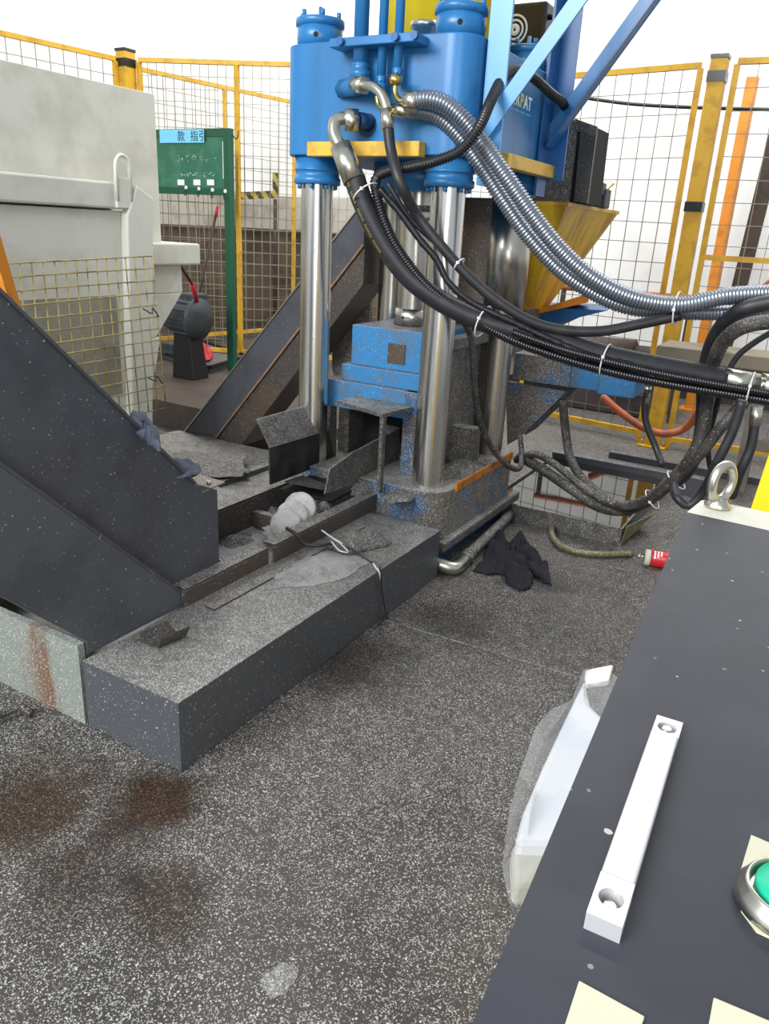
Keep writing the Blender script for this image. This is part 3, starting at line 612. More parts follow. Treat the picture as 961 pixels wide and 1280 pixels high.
# discharge duct above hopper
t = thing('chip_duct', 'dark speckled steel chip duct with a slot opening above the yellow hopper', 'duct', (-1.5, 4.6, zt))
f0 = [AY(668, 249, 4.55), AY(711, 250, 4.55), AY(722, 156, 4.55), AY(716, 148, 4.55), AY(694, 160, 4.55), AY(672, 150, 4.55)]
for p in f0[:2]: p.z = zt+.01
MB().prism(f0, (0, .02, 0)).obj('front_plate', M_dusty, t)
s_ = [AY(717, 252, 4.56), AY(734, 254, 4.56), AY(746, 160, 4.56), AY(726, 156, 4.56)]
MB().prism(s_, (0, .02, 0)).obj('slot_side_plate', M_plate, t)
tp = [AY(718, 148, 4.55), AY(746, 158, 4.56), AY(744, 172, 4.56), AY(722, 164, 4.55)]
MB().prism(tp, (0, .02, 0)).obj('slot_head_plate', M_plate, t)
bx = [AY(668, 249, 4.6), AY(733, 249, 4.6), AY(743, 158, 4.6), AY(720, 150, 4.6), AY(672, 150, 4.6)]
for p in bx[:2]: p.z = zt+.01
MB().prism(bx, (0, .30, 0)).obj('duct_body', M_black, t)
# blue beam with gusset
t = thing('feed_beam', 'blue box beam coated with chips, reaching right from the press', 'beam', (-1.3, 4.4, .8))
MB().box((-1.62, 4.35, .80), (-1.27, 4.85, .955)).obj('beam_box', M_bluedirty, t, bevel=.004)
MB().box((-1.27, 4.35, .80), (-.96, 4.7, .945)).obj('blue_cylinder_block', M_bluedie, t, bevel=.006)
MB().box((-1.10, 4.33, .79), (-.90, 4.72, .90)).obj('end_block', M_bluedie, t, bevel=.006)
g = [AY(632, 476, 4.38), AY(707, 490, 4.38), AY(648, 548, 4.38), AY(634, 556, 4.38)]
MB().prism(g, (0, .02, 0)).obj('gusset', M_bluedirty, t)
MB().prism([p+V((0, .3, 0)) for p in g], (0, .02, 0)).obj('gusset', M_bluedirty, t)
MB().box((-1.20, 4.4, .955), (-.55, 4.55, .985)).obj('top_rail', M_dusty, t)
t = thing('blue_motor_arm', 'blue angled arm with rusty orange cover beneath the yellow hopper', 'arm', AY(700, 400, 4.9))
MB().hexa([AY(640, 398, 4.9), AY(690, 405, 4.9), AY(700, 408, 5.1), AY(650, 400, 5.1)], [AY(690, 385, 4.9), AY(760, 388, 4.9), AY(760, 380, 5.1), AY(690, 378, 5.1)]).obj('arm', M_blued, t)
MB().hexa([AY(660, 395, 4.85), AY(735, 378, 4.85), AY(735, 378, 5.05), AY(660, 395, 5.05)], [AY(668, 388, 4.85), AY(738, 366, 4.85), AY(738, 366, 5.05), AY(668, 388, 5.05)]).obj('cover', M_oran, t)
# ------------------------------------------------------------ pit frame, chute, rails
t = thing('rusty_sump_wall', 'rust streaked grey-green steel sump wall at the left edge', 'steel wall', (-2.5, 1.41, 0))
MB().box((-3.6, 1.40, 0), (-1.885, 1.425, .300)).obj('front_sheet', M_rusty, t)
MB().box((-3.6, 1.425, .285), (-2.46, 2.0, .300)).obj('top_sheet', M_rusty, t)
MB().tube(smooth_path([AZ(-30, 905, .03), AZ(10, 890, .03), AZ(27, 884, .03), AZ(40, 893, .012)], .02), .013, n=8).obj('drain_tube', M_rubd, t)
# left conveyor: 45 degree casing, its side in the plane X=-1.88
XC = -1.88
t = thing('left_incline', 'large charcoal steel inclined casing sloping down to the pit from the left', 'conveyor', (-2.1, 1.5, .3))
low = [(XC, 1.43, .305), (XC, 1.43, .252), (XC, 1.86, .252), (XC, 1.86, .30), (XC, .55, 1.61), (XC, .55, 1.19)]
MB().prism(low, (-.04, 0, 0)).obj('lower_side_plate', M_char2, t, bevel=.003)
MB().bar((XC-.005, 1.86, .305), (XC-.005, .55, 1.615), .012, .010).obj('lower_edge_strip', M_char, t)
XC2 = -1.93
a = AX(243, 604, XC2); b_ = AX(272, 612, XC2); c_ = AX(272, 706, XC2); d_ = AX(205, 745, XC2)
up_ = [V((XC2, b_.y, .28)), V((XC2, b_.y, b_.z)), V((XC2, a.y, a.z)), V((XC2, .55, a.z+(a.y-.55)*1.03)), V((XC2, .55, 1.40)), V((XC2, 1.75, .28))]
MB().prism(up_, (-.5, 0, 0)).obj('upper_casing', M_char, t, bevel=.004)
MB().bar(V((XC2+.002, a.y, a.z)), V((XC2+.002, .55, a.z+(a.y-.55)*1.03)), .012, .01).obj('upper_edge_strip', mat('worn_edge', '55565c', .4, .4), t)
tp = [AX(237, 599, XC2-.02), AX(252, 617, XC2), AX(281, 604, XC2+.02)]
zf = b_.z+.01
MB().prism([AZ(237, 600, zf), AZ(252, 617, zf), AZ(281, 604, zf), AZ(250, 595, zf)], (0, 0, .006)).obj('end_flange', M_tan, t)
q = AZ(261, 605, zf+.006); MB().cyl(q, q+V((0, 0, .012)), .010, n=6).obj('flange_bolt', M_steel, t)
for k, (x, y) in enumerate(((54, 426), (87, 457), (152, 523))):
    q = AX(x, y, XC2); MB().cyl(q, q+V((.004, 0, 0)), .0032, n=8).obj('rivet', M_steel, t)
# rags on the casing top
for k, (pts, lb) in enumerate(((((160, 535), (166, 520), (180, 522), (196, 545), (200, 566), (190, 560)), 'blue-grey rag on the upper slope of the charcoal casing'), (((205, 590), (225, 578), (248, 582), (250, 592), (236, 598), (222, 600)), 'small purple-grey rag by the tan flange of the casing'))):
    z = (.92, .72)[k]; crumple('rag', [AZ(x, y, z)+V((0, 0, 0)) for x, y in pts], M_ragb, lb, 'rag', hgt=.05, seed=k+9)
# long dark box in front
BX1 = -1.452; BX0 = -1.87
t = thing('trough_cover_box', 'long low dark steel box on the floor, dusted with metal chips', 'box', (-1.66, 2.2, 0))
MB().box((BX0, 1.40, .002), (BX1, 3.15, .25)).obj('box_shell', M_box, t, bevel=.002)
MB().box((BX0+.06, 1.9, .25), (BX0+.11, 2.95, .257)).obj('flat_strip', M_rail, t)
q = AZ(505, 745, 0); MB().box((q.x-.03, q.y-.03, 0), (q.x+.012, q.y+.02, .045)).obj('box_foot', M_rusty, t)
# rails (angle irons) and trough
ZR = .32
t = thing('briquette_trough', 'chip-dusted angle iron frame of the trough between casing and press', 'frame', (-2.1, 2.6, 0))
def angle(mb, x0, x1, y0, y1, zt_, dn):
    mb.box((x0, y0, zt_-.012), (x1, y1, zt_)); mb.box((x1-.012, y0, zt_-dn), (x1, y1, zt_-.0125))
mb = MB(); angle(mb, -1.93, -1.865, 1.86, 2.35, .325, .075); mb.obj('front_rail', M_rail, t, bevel=.002)
mb = MB(); angle(mb, -1.915, -1.85, 2.37, 3.22, .335, .085); mb.obj('front_rail', M_rail, t, bevel=.002)
mb = MB(); mb.box((-2.42, 1.95, .305), (-2.34, 3.28, .32)); mb.box((-2.352, 1.95, .16), (-2.34, 3.28, .305)); mb.obj('rear_rail', M_rail, t, bevel=.002)
for y in (2.27, 2.82): MB().box((-2.34, y, .14), (-1.93, y+.04, .24)).obj('cross_member', M_rail, t, bevel=.002)
MB().box((-2.6, 1.5, .003), (-1.88, 3.25, .15)).obj('trough_floor', M_chip, t)
# deck behind (chips covered sheets)
t = thing('pit_deck', 'chip covered steel deck plates at the foot of the rear incline', 'deck', (-3.0, 3.4, 0))
MB().box((-3.75, 2.1, .10), (-2.43, 3.05, .22)).obj('deck_plate', M_dusty, t, bevel=.006)
MB().box((-3.95, 3.06, .06), (-2.5, 3.94, .17)).obj('deck_plate', M_dusty, t, bevel=.006)
MB().box((-2.9, 3.06, .17), (-2.85, 4.0, .20)).obj('deck_ridge', M_dusty, t)
# discharge chute
t = thing('discharge_chute', 'dusty steel discharge chute with a flared left wing in front of the press', 'chute', (-2.1, 3.1, .36))
XW = -2.27
lw = [AX(338, 606, XW), AX(419, 575, XW), AX(411, 538, XW), AX(337, 560, XW)]
MB().prism(lw, (-.008, 0, 0)).obj('left_wall', mat('dark_chute_steel', '2a2827', .4, .2, dirt='4c4844', dirt_amt=.7, dirt_scale=5), t)  # inner wall coloured darker than the other chute plates
fl_ = [AX(337, 560, XW), AX(411, 538, XW), AX(396, 504, XW-.10), AX(321, 525, XW-.10)]
mb = MB(); mb.prism([AX(337, 560, XW), AX(411, 538, XW), AX(413, 507, XW), AX(396, 504, XW-.07), AX(321, 525, XW-.07)][:2]+[AX(396, 504, XW-.07), AX(321, 525, XW-.07)], (-.006, 0, .004)); mb.obj('flared_wing', mat('wing_steel', '5d5851', .6, .3, chips=.7, chips_side=.6, dirt='464039', dirt_scale=9, bump=.4), t)
MB().prism([AX(411, 538, XW), AX(413, 507, XW), AX(396, 504, XW-.07)], (-.004, 0, .0)).obj('wing_gusset', M_dusty, t)
MB().prism([AX(413, 507, XW), AX(421, 508, XW), AX(420, 577, XW), AX(411, 580, XW)], (-.02, 0, 0)).obj('left_end_post', M_dusty, t)
XE = -1.96
rw = [AX(406, 618, XE), AX(499, 585, XE), AX(500, 535, XE), AX(440, 566, XE), AX(437, 569, XE), AX(413, 586, XE)]
MB().prism(rw, (-.008, 0, 0)).obj('right_wall', M_dusty, t)
MB().prism([AX(480, 530, XE-.1), AX(500, 535, XE), AX(500, 560, XE), AX(480, 549, XE-.1)], (-.004, 0.004, 0)).obj('right_end_flange', M_dusty, t)
MB().prism([(XW, 2.95, .33), (XE, 2.95, .33), (XE, 3.7, .36), (XW, 3.7, .36)], (0, 0, .01)).obj('chute_floor', mat('chute_black', '1d1b1a', .5, .3), t)
MB().prism([AZ(356, 603, .37), AZ(378, 596, .37), AZ(408, 607, .37), AZ(404, 613, .37)], (0, 0, .008)).obj('lip_plate', M_plate, t)
# ------------------------------------------------------------ chips, lumps, briquettes
def mound(name, c, rx, ry, h, rot, m, label, seed=1, cat='metal chips', kind='stuff', nz=.35, flat=1.6, zfloor=0):
    bm = bmesh.new(); n = 72; R = 16; cv = None; rows = []; cz = V(c)
    for r in range(R+1):
        tt = r/R; row = []
        for i in range(n):
            a = 2*pi*i/n; e_ = 1+.35*mnoise.noise(V((cos(a)*1.6+seed, sin(a)*1.6, seed)))+.2*mnoise.noise(V((cos(a)*5+seed, sin(a)*5, seed)))
            x = cos(a)*tt*rx*e_; y = sin(a)*tt*ry*e_; X = x*cos(rot)-y*sin(rot); Y = x*sin(rot)+y*cos(rot)
            hh = h*((1-tt**flat) if flat > 2 else (1-tt*tt)**1.6)*(1+nz*mnoise.noise(V((X*14+seed, Y*14, 0)))) + h*.10*mnoise.noise(V((X*60, Y*60, seed)))*(1-tt)
            row.append(bm.verts.new(cz+V((X, Y, max(hh, 0)+.001))))
            if r == 0: break
        rows.append(row)
    for r in range(R):
        for i in range(n):
            if r == 0: f = bm.faces.new((rows[0][0], rows[1][i], rows[1][(i+1) % n]))
            else: f = bm.faces.new((rows[r][i], rows[r+1][i], rows[r+1][(i+1) % n], rows[r][(i+1) % n]))
            f.smooth = True
    bm.faces.new(rows[-1]); bmesh.ops.recalc_face_normals(bm, faces=bm.faces)
    me = bpy.data.meshes.new(name); bm.to_mesh(me); bm.free(); me.materials.append(m)
    o = bpy.data.objects.new(name, me); COL.objects.link(o); tag(o, label, cat)
    if kind: o['kind'] = kind
    return o
mound('chip_heap', AZ(400, 712, .25), .24, .12, .045, radians(75), M_chip, 'bright heap of aluminium chips on the long dark box', 1)
mound('chip_heap', AZ(312, 645, .15), .19, .30, .11, radians(0), M_chip, 'heap of chips in the trough behind the briquettes', 5)
mound('chip_heap', AZ(360, 668, .20), .13, .10, .07, 0, M_chip, 'small heap of chips under the briquettes', 6)
mound('chip_heap', AZ(295, 680, .13), .12, .14, .05, 0, M_chipd, 'dull heap of chips at the foot of the charcoal casing', 16)
mound('chip_heap', AZ(500, 620, .36), .07, .12, .03, 0, M_chipd, 'dull chips banked at the front of the press base', 8)
mound('chip_heap', (-1.6, 3.72, .40), .12, .3, .05, 0, M_chipd, 'chips heaped between the two right press columns', 9)
mound('chip_heap', AZ(250, 580, .22), .3, .25, .03, 0, M_chipd, 'chips spread on the deck by the rear incline', 10)
mound('chip_heap', AZ(350, 1225, .0), .035, .045, .006, 0, mat('pale_chips', '77746f', .6, 0, bump=1., bump_scale=160, chips=.9, chips_side=.9), 'small pale patch of chips on the open floor at the bottom', 21)
mound('chip_lump', AZ(447, 682, .25), .155, .085, .055, radians(60), M_chipd, 'broad dark caked lump of chips lying on the box beside the press', 12, 'lump', None, nz=.6, flat=4)
mound('chip_lump', AZ(462, 612, .33), .16, .055, .05, radians(80), M_chipd, 'long caked lump of chips on the front rail beside the chute', 13, 'lump', None, nz=.8, flat=3)
mound('chip_lump', AZ(404, 640, .30), .04, .03, .05, 0, M_chipd, 'small dark lump of chips at the chute mouth', 14, 'lump', None, nz=.8, flat=3)
random.seed(5)
def puck(c, axis, r, L, label):
    mb = MB(); n = 36; ax = V(axis).normalized(); c = V(c); prev = None
    prof = [(0.02, 0), (r*.6, .001), (r*.93, .003), (r, .01), (r*1.0, L*.5), (r*.99, L-.01), (r*.93, L-.002), (r*.6, L), (.02, L)]
    for k, (rr, h) in enumerate(prof):
        R = [mb.bm.verts.new(q + V((mnoise.noise(q*40), mnoise.noise(q*40+V((5, 0, 0))), mnoise.noise(q*40+V((0, 5, 0)))))*.0035) for q in mb.ring(c+ax*h, ax, rr, n)]
        if prev:
            for i in range(n): f = mb.bm.faces.new((prev[i], prev[(i+1) % n], R[(i+1) % n], R[i])); f.smooth = True
        else: mb.bm.faces.new(R[::-1])
        prev = R
    mb.bm.faces.new(prev)
    return tag(mb.obj('briquette', M_puck), label, 'briquette', 'pressed chip briquettes')
pax = V((.42, -.80, .42)).normalized(); pc = AZ(357, 656, .31)
for rr, lb, off in ((.070, 'pale round briquette, lowest and nearest of the three in the leaning row', V((0, 0, 0))),
                    (.074, 'pale round briquette, middle of the three in the leaning row', -pax*.062+V((.010, .02, .042))),
                    (.078, 'pale round briquette, topmost of the three, by the chute', -pax*.124+V((.022, .05, .082)))):
    tl_ = (pax+V((random.uniform(-.12, .12), random.uniform(-.1, .1), random.uniform(-.1, .1)))).normalized()
    puck(pc+off-tl_*.025, tl_, rr, .05, lb)
# small angle offcut on box
q = AZ(208, 797, .25); t = thing('angle_offcut', 'short bent steel angle offcut lying on the near end of the box', 'offcut', q)
a, b_, c_ = AZ(179, 803, .252), AZ(197, 810, .252), AZ(232, 795, .252); d_ = AZ(214, 786, .252)
MB().prism([a, b_, c_, d_], (0, 0, .003)).obj('flat_leg', M_plate, t)
MB().prism([b_, c_, c_+V((.02, .0, .045)), b_+V((.02, 0, .045))], (.003, 0, 0)).obj('upright_leg', M_plate, t)
MB().prism([a, d_, d_+V((-.015, 0, .03)), a+V((-.015, 0, .03))], (.003, 0, 0)).obj('upright_leg', M_plate, t)
# torn cable over the box
t = thing('torn_cable', 'torn black and white cable draped over the edge of the dark box', 'cable', AZ(430, 685, .27))
P = [AZ(358, 660, .36), AZ(370, 668, .345), AZ(381, 680, .30), AZ(398, 682, .30), AZ(414, 679, .30)]
MB().tube(smooth_path(P, .01), .0085, n=8).obj('black_cable', M_rub, t)
P = [AZ(402, 663, .31), AZ(418, 674, .32), AZ(428, 680, .31)]
MB().tube(smooth_path(P, .01), .004, n=8).obj('white_cable', M_tie, t)
P = [AZ(414, 677, .31), AZ(424, 688, .305), AZ(435, 690, .29), AZ(425, 679, .30)]
MB().tube(smooth_path(P, .01), .0035, n=8).obj('white_loop', M_tie, t)
P = [AZ(435, 684, .31), AZ(452, 695, .29), AZ(466, 704, .27), V((BX1-.01, AX(473, 706, BX1).y, .262)), AX(474, 715, BX1+.008), AX(476, 726, BX1+.008)]
MB().tube(smooth_path(P[:3], .01), .0045, n=8).obj('dark_wire', M_rub, t); MB().tube(smooth_path(P[2:], .01), .0038, n=8).obj('white_wire_end', M_tie, t)
P = [AX(475, 708, BX1+.012), AX(477, 735, BX1+.012), AX(480, 755, BX1+.014), AX(483, 775, BX1+.014), AX(479, 797, BX1+.014), AX(473, 810, BX1+.016), AX(471, 826, BX1+.02)]
P = [V((p.x, p.y, max(p.z, .006))) for p in P]
MB().tube(smooth_path(P, .01), .003, n=6).obj('black_wire_end', M_rub, t)
q = P[4]; MB().tube(smooth_path([q+V((0, .01, .02)), q+V((.01, .015, -.02)), q+V((.005, -.02, -.03)), q+V((.01, .03, -.045))], .01), .0035, n=6).obj('knot', M_rub, t)
# ------------------------------------------------------------ floor items right
t = thing('floor_pipe', 'chip-dusted steel floor pipe with a bare elbow at the box end', 'pipe', AZ(580, 700, .03))
E0 = AZ(528, 700, .055); P = [E0+V((-.04, -.02, 0)), E0+V((.03, .01, 0)), AZ(566, 710, .04), AZ(580, 700, .035), AZ(596, 684, .035), AZ(625, 656, .035), AZ(658, 620, .035)]
MB().tube(smooth_path(P[:4], .01), .034, n=16).obj('elbow', M_steel, t)
MB().tube(P[3:], .03, n=16).obj('pipe_run', M_dusty, t)
d = (P[4]-P[3]).normalized()
for k in (.04, .065): MB().cyl(P[3]+d*k, P[3]+d*(k+.015), .038, n=18).obj('pipe_joint', M_dusty, t)
# oil tray with water
A_, B_ = AZ(686, 641, .10), AZ(778, 661, .10)
t = thing('oil_tray', 'low steel drip tray full of still oily water that mirrors the fence', 'tray', (-1.2, 4.6, 0))
yF = (A_.y+B_.y)/2
x0, x1, y1 = -1.62, B_.x, 5.35
MB().box((x0, yF, 0), (x1, yF+.01, .10)).obj('front_side', M_dusty, t)
MB().box((x1-.01, yF+.01, 0), (x1, y1, .10)).obj('right_side', M_dusty, t)
MB().box((x0, yF+.01, 0), (x0+.01, y1, .10)).obj('left_side', M_dusty, t)
MB().box((x0, y1, 0), (x1+.3, y1+.08, .13)).obj('back_channel', M_char, t)
MB().box((x0+.01, yF+.01, 0), (x1-.01, y1, .085)).obj('water', M_oil, t)
MB().prism([(x1, yF, 0), (x1+.02, yF, .12), (x1+.10, yF+.35, .12), (x1+.02, yF+.35, 0)], (.006, 0, 0)).obj('corner_flap', M_ghose, t)
tag(MB().box((-1.35, 5.95, 0), (.3, 6.05, .05)).obj('floor_channel', M_char), 'black steel channel on the floor in front of the right mesh fence', 'channel')
# rag
rp = [(591, 714), (603, 700), (608, 678), (622, 668), (634, 683), (650, 668), (660, 680), (662, 692), (668, 702), (685, 705), (687, 726), (689, 733), (676, 727), (667, 720), (664, 735), (650, 741), (632, 730), (626, 718), (610, 719)]
crumple('rag', [AZ(x, y, .004) for x, y in rp], M_rag, 'crumpled navy rag lying on the speckled floor', 'rag', hgt=.075, seed=3)
# olive hose and red bottle
P = [AZ(702, 655, .03), AZ(692, 655, .02), AZ(690, 668, .02), AZ(700, 682, .02), AZ(722, 690, .02), AZ(750, 693, .02), AZ(790, 692, .02)]
tag(MB().tube(smooth_path(P, .02), .017, n=12).obj('olive_hose', M_ghose), 'short olive green hose curling on the floor by the oil tray', 'hose')
c0 = AZ(797, 695, .045); dirb = (AZ(830, 700, .045)-c0).normalized()
t = thing('red_bottle', 'red can with white cap lying beside the olive hose', 'can', c0-V((0, 0, .045)))
MB().lathe(c0+dirb*.0, dirb, [(.012, 0), (.014, .012), (.006, .014), (.006, .03), (.02, .032), (.03, .036)], 20).obj('nozzle', M_steel, t)
MB().lathe(c0+dirb*.034, dirb, [(.03, 0), (.044, .003), (.044, .028), (.04, .03)], 28).obj('cap', M_beige, t)
MB().lathe(c0+dirb*.064, dirb, [(.036, 0), (.043, .008), (.043, .20), (.038, .21)], 28).obj('can_body', M_red, t)
upb = V((0, 0, 1)); sideb = dirb.cross(upb).normalized()
tn = (V((0, 0, .75))+sideb*.66).normalized() if (sideb.dot(CAM-c0) > 0) else (V((0, 0, .75))-sideb*.66).normalized()
tx = dirb.cross(tn).normalized()
for k, (s, off) in enumerate((('SPRAY', .115), ('PAINT', .10), ('LUBE', .086))):
    pass
mb = MB()
for k in range(3):
    for j in range(5-k):
        p = c0+dirb*(.082+k*.016)+tn*.0435+tx*(-.022+j*.0095); mb.bar(p, p+tx*.007, .009, .001, up=tn)
mb.obj('white_print', M_white, t)
P = [AZ(835, 690, .012), AZ(815, 684, .012), AZ(800, 678, .012)]
# ------------------------------------------------------------ hoses
def plain(name, P, r, m, label, cat='hose', step=.02, n=14, parts=None, group=None):
    t = thing(name, label, cat, P[0], group)
    MB().tube(smooth_path(P, step), r, n=n).obj('hose_body', m, t); return t
def ribbed(name, P, r, m, label, pitch=.014, amp=.08, n=16, group=None, ends=False):
    t = thing(name, label, 'hose', P[0], group); st = pitch/4
    pts = even_path(P, st); prof = (1+amp, 1+amp, 1-amp, 1-amp)
    MB().tube(pts, lambda i, al: r*prof[i % 4], n=n).obj('hose_body', m, t); return t, pts
# depth (distance in Y) at which the bundle hangs, from the press front towards the right edge
def Yb(x): 
    return 3.02 + .68*max(0, (x-440)/500)
def path(pts, off=0.): return [AY(x, y, Yb(x)+off) for x, y in pts]
# fittings of the main hose
t = thing('main_pressure_hose', 'thick black pressure hose with silver elbow, lowest in the bundle to the right edge', 'hose', AY(440, 150, 3.1))
nut = AY(437, 150, 3.1); el = smooth_path([AY(440, 150, 3.13), AY(430, 148, 3.08), AY(419, 152, 3.05), AY(418, 168, 3.03), AY(427, 186, 3.02)], .01)
MB().tube(el, .027, n=18).obj('elbow', M_steel, t)
MB().cyl(AY(430, 150, 3.09), AY(447, 151, 3.13), .05, n=6).obj('nut', M_steel, t)
MB().cyl(AY(445, 151, 3.12), AY(461, 153, 3.2), .036, n=20).obj('port_stub', mat('navy_port', '12365a', .35), t)
MB().cyl(AY(425, 182, 3.02), AY(443, 226, 3.02), .045, .050, n=24).obj('ferrule', M_steel, t)
mp = path([(441, 218), (455, 256), (478, 302), (510, 345), (550, 376), (600, 400), (650, 415), (700, 427), (760, 445), (830, 459), (905, 473)])
MB().tube(smooth_path(mp, .02), .046, n=20).obj('hose_body', M_rub, t)
MB().cyl(AY(902, 472, Yb(902)), AY(946, 480, Yb(946)), .045, n=24).obj('end_ferrule', M_steel, t)
MB().cyl(AY(946, 480, Yb(946)), AY(952, 481, Yb(952)), .034, n=16).obj('end_neck', M_steel, t)
MB().cyl(AY(951, 481, Yb(951)), AY(1000, 489, Yb(1000)), .056, n=6).obj('end_nut', M_steel, t)
def print_along(pts, s0, s1, r, size, word, t, side=-1):
    """dashes of faded yellow print following a hose on the side towards the room"""
    D = smooth_path(pts, .01); mb = MB(); al = 0
    for a, b_ in zip(D, D[1:]):
        al += (b_-a).length
        if s0 < al < s1 and int(al/.018) % 4 != 3:
            d = (b_-a).normalized(); nrm = (CAM-a).normalized(); nrm = (nrm-d*nrm.dot(d)).normalized(); dn = d.cross(nrm); dn = dn if dn.z < 0 else -dn
            nn = (nrm*.75+dn*.66).normalized(); p = a+nn*r*1.005; q = nn.cross(d)
            mb.bar(p-q*size/2, p+q*size/2, .003, .001, up=nn); mb.bar(p-q*size/2, p-q*size/2+d*.006, .002, .001, up=nn)
    mb.obj('faded_print', M_txty, t)
print_along(mp, .03, .35, .046, .010, '', t); print_along(mp, .95, 1.15, .046, .010, '', t); print_along(mp, 1.6, 1.85, .046, .010, '', t)
# second hose
t = thing('return_hose', 'black hose with bent silver elbow starting above the main pressure hose', 'hose', AY(450, 107, 3.15))
MB().cyl(AY(428, 112, 3.2), AY(447, 107, 3.13), .040, n=6).obj('blue_port', M_blue, t)
MB().cyl(AY(443, 106, 3.13), AY(456, 107, 3.10), .037, n=6).obj('nut', M_steel, t)
MB().tube(smooth_path([AY(454, 106, 3.1), AY(466, 108, 3.08), AY(477, 118, 3.07), AY(483, 135, 3.06), AY(484, 142, 3.06)], .01), .021, n=16).obj('elbow', M_steel, t)
MB().cyl(AY(483, 137, 3.06), AY(485, 162, 3.05), .027, n=20).obj('ferrule', M_steel, t)
P = [AY(485, 158, 3.05), AY(489, 190, 3.03), AY(501, 230, 3.0)] + path([(522, 270), (552, 308), (585, 345), (620, 375), (660, 400), (700, 412), (750, 414), (800, 405), (850, 394)], -.03)
MB().tube(smooth_path(P, .02), .0225, n=16).obj('hose_body', M_rub, t)
# brass fitting + grey ribbed hoses
t, pts = ribbed('ribbed_grey_hose', path([(517, 126), (535, 124), (556, 130), (580, 150), (605, 182), (635, 225), (665, 268), (700, 312), (740, 347), (790, 372), (850, 381), (910, 370), (970, 366), (1010, 364)], -.05), .034, M_galv, 'thick grey ribbed hose, upper of the two sweeping across to the right edge', group=None)
MB().tube(smooth_path([AY(494, 104, 3.1), AY(494, 116, 3.1), AY(499, 125, 3.09), AY(512, 127, 3.08)], .01), .012, n=12).obj('brass_elbow', M_brass, t)
MB().cyl(AY(494, 94, 3.1), AY(494, 106, 3.1), .029, n=6).obj('nut', M_brass, t)
MB().cyl(AY(507, 127, 3.075), AY(523, 126, 3.08), .037, n=20).obj('collar', M_steel, t)
t, pts = ribbed('ribbed_grey_hose', path([(508, 139), (528, 140), (550, 148), (575, 172), (600, 206), (630, 252), (660, 295), (700, 338), (745, 368), (790, 385), (850, 390), (910, 391), (970, 392), (1010, 393)], .02), .031, M_galv, 'thick grey ribbed hose, lower of the two sweeping across to the right edge', group=None)
MB().cyl(AY(490, 138, 3.11), AY(513, 139, 3.13), .026, n=18).obj('ferrule', M_steel, t)
MB().tube(smooth_path([AY(471, 118, 3.12), AY(473, 130, 3.12), AY(481, 138, 3.1), AY(494, 138, 3.05)], .01), .011, n=10).obj('brass_elbow', M_brass, t)
# black corrugated conduit
P = [AY(712, 150, 4.5), AY(704, 130, 4.1), AY(690, 118, 3.9), AY(665, 96, 3.75), AY(645, 88, 3.55), AY(628, 98, 3.4), AY(614, 125, 3.2), AY(598, 160, 3.1), AY(575, 188, 3.08), AY(545, 201, 3.06), AY(512, 209, 3.06), AY(488, 213, 3.06), AY(471, 222, 3.06), AY(470, 240, 3.04)] + path([(482, 280), (500, 315), (535, 358), (585, 395), (640, 425), (700, 447), (760, 464), (830, 479), (900, 491), (1000, 508)], -.02)
ribbed('corrugated_conduit', P, .0205, M_corr, 'black corrugated conduit looping from behind the brace and along the bottom of the bundle', pitch=.012, amp=.1, n=12)
P = path([(640, 415), (700, 436), (760, 452), (830, 468), (900, 481), (1000, 498)], -.05)
ribbed('corrugated_conduit', P, .016, M_corr, 'thinner black corrugated conduit tucked under the main hose at the right', pitch=.011, amp=.1, n=12)
# taped hose
P = path([(474, 236), (497, 262), (525, 300), (546, 325), (560, 352), (590, 378), (640, 402), (690, 425), (740, 445), (790, 456)], -.04)
ob = MB(); D = smooth_path(P, .01); ob.tube(D, lambda i, al: .015+.004*mnoise.noise(V((al*40, 0, 0))), n=10); tag(ob.obj('taped_cable', M_corr), 'black tape-wrapped cable lying on top of the main hose', 'cable')
P = path([(484, 228), (510, 270), (540, 300), (562, 318), (578, 336)], .0)
plain('thin_hose', P, .011, M_rub, 'thin black hose between the taped cable and the return hose', n=8)
# brown hose with print
P = [AY(690, 405, 3.2), AY(720, 412, 3.2), AY(760, 412, 3.2), AY(800, 404, 3.2), AY(850, 393, 3.15)]
# arcs at right
def arc(pts, Ys, r, m, label, nm='black_hose', n=12, group=None):
    P = [AY(x, y, Y) for (x, y), Y in zip(pts, Ys)]
    return plain(nm, P, r, m, label, n=n, group=group)
arc([(1000, 375), (961, 378), (925, 388), (900, 410), (886, 440), (880, 475), (878, 520), (872, 560), (858, 590), (838, 606)], [3.6, 3.6, 3.6, 3.7, 3.8, 3.85, 3.9, 3.9, 3.9, 3.9], .033, M_rub, 'black hose arching from the right edge, upper of the two arches')
arc([(1000, 402), (961, 402), (925, 410), (902, 430), (890, 460), (884, 500), (878, 540), (862, 575), (840, 600), (815, 622), (785, 637), (750, 634), (715, 612), (680, 588), (648, 570)], [3.5, 3.5, 3.5, 3.6, 3.75, 3.8, 3.8, 3.8, 3.9, 4.0, 4.1, 4.15, 4.2, 4.2, 4.25], .031, M_rubd, 'long dusty black hose arching at right and looping low to the press foot')
arc([(1000, 478), (945, 490), (905, 530), (880, 562), (858, 585), (835, 605), (808, 625), (775, 632), (750, 618), (725, 595), (712, 570), (707, 540), (703, 500)], [3.85, 3.8, 3.75, 3.78, 3.82, 3.88, 3.95, 4.05, 4.15, 4.25, 4.35, 4.4, 4.4], .026, M_rubd, 'dusty black hose rising from the bundle to the underside of the blue beam')
arc([(928, 500), (915, 540), (895, 580), (880, 612), (862, 632), (846, 622), (842, 606)], [3.4, 3.4, 3.4, 3.5, 3.5, 3.5, 3.6], .02, M_rub, 'black hose dropping in a tight bend behind the lifting eye')
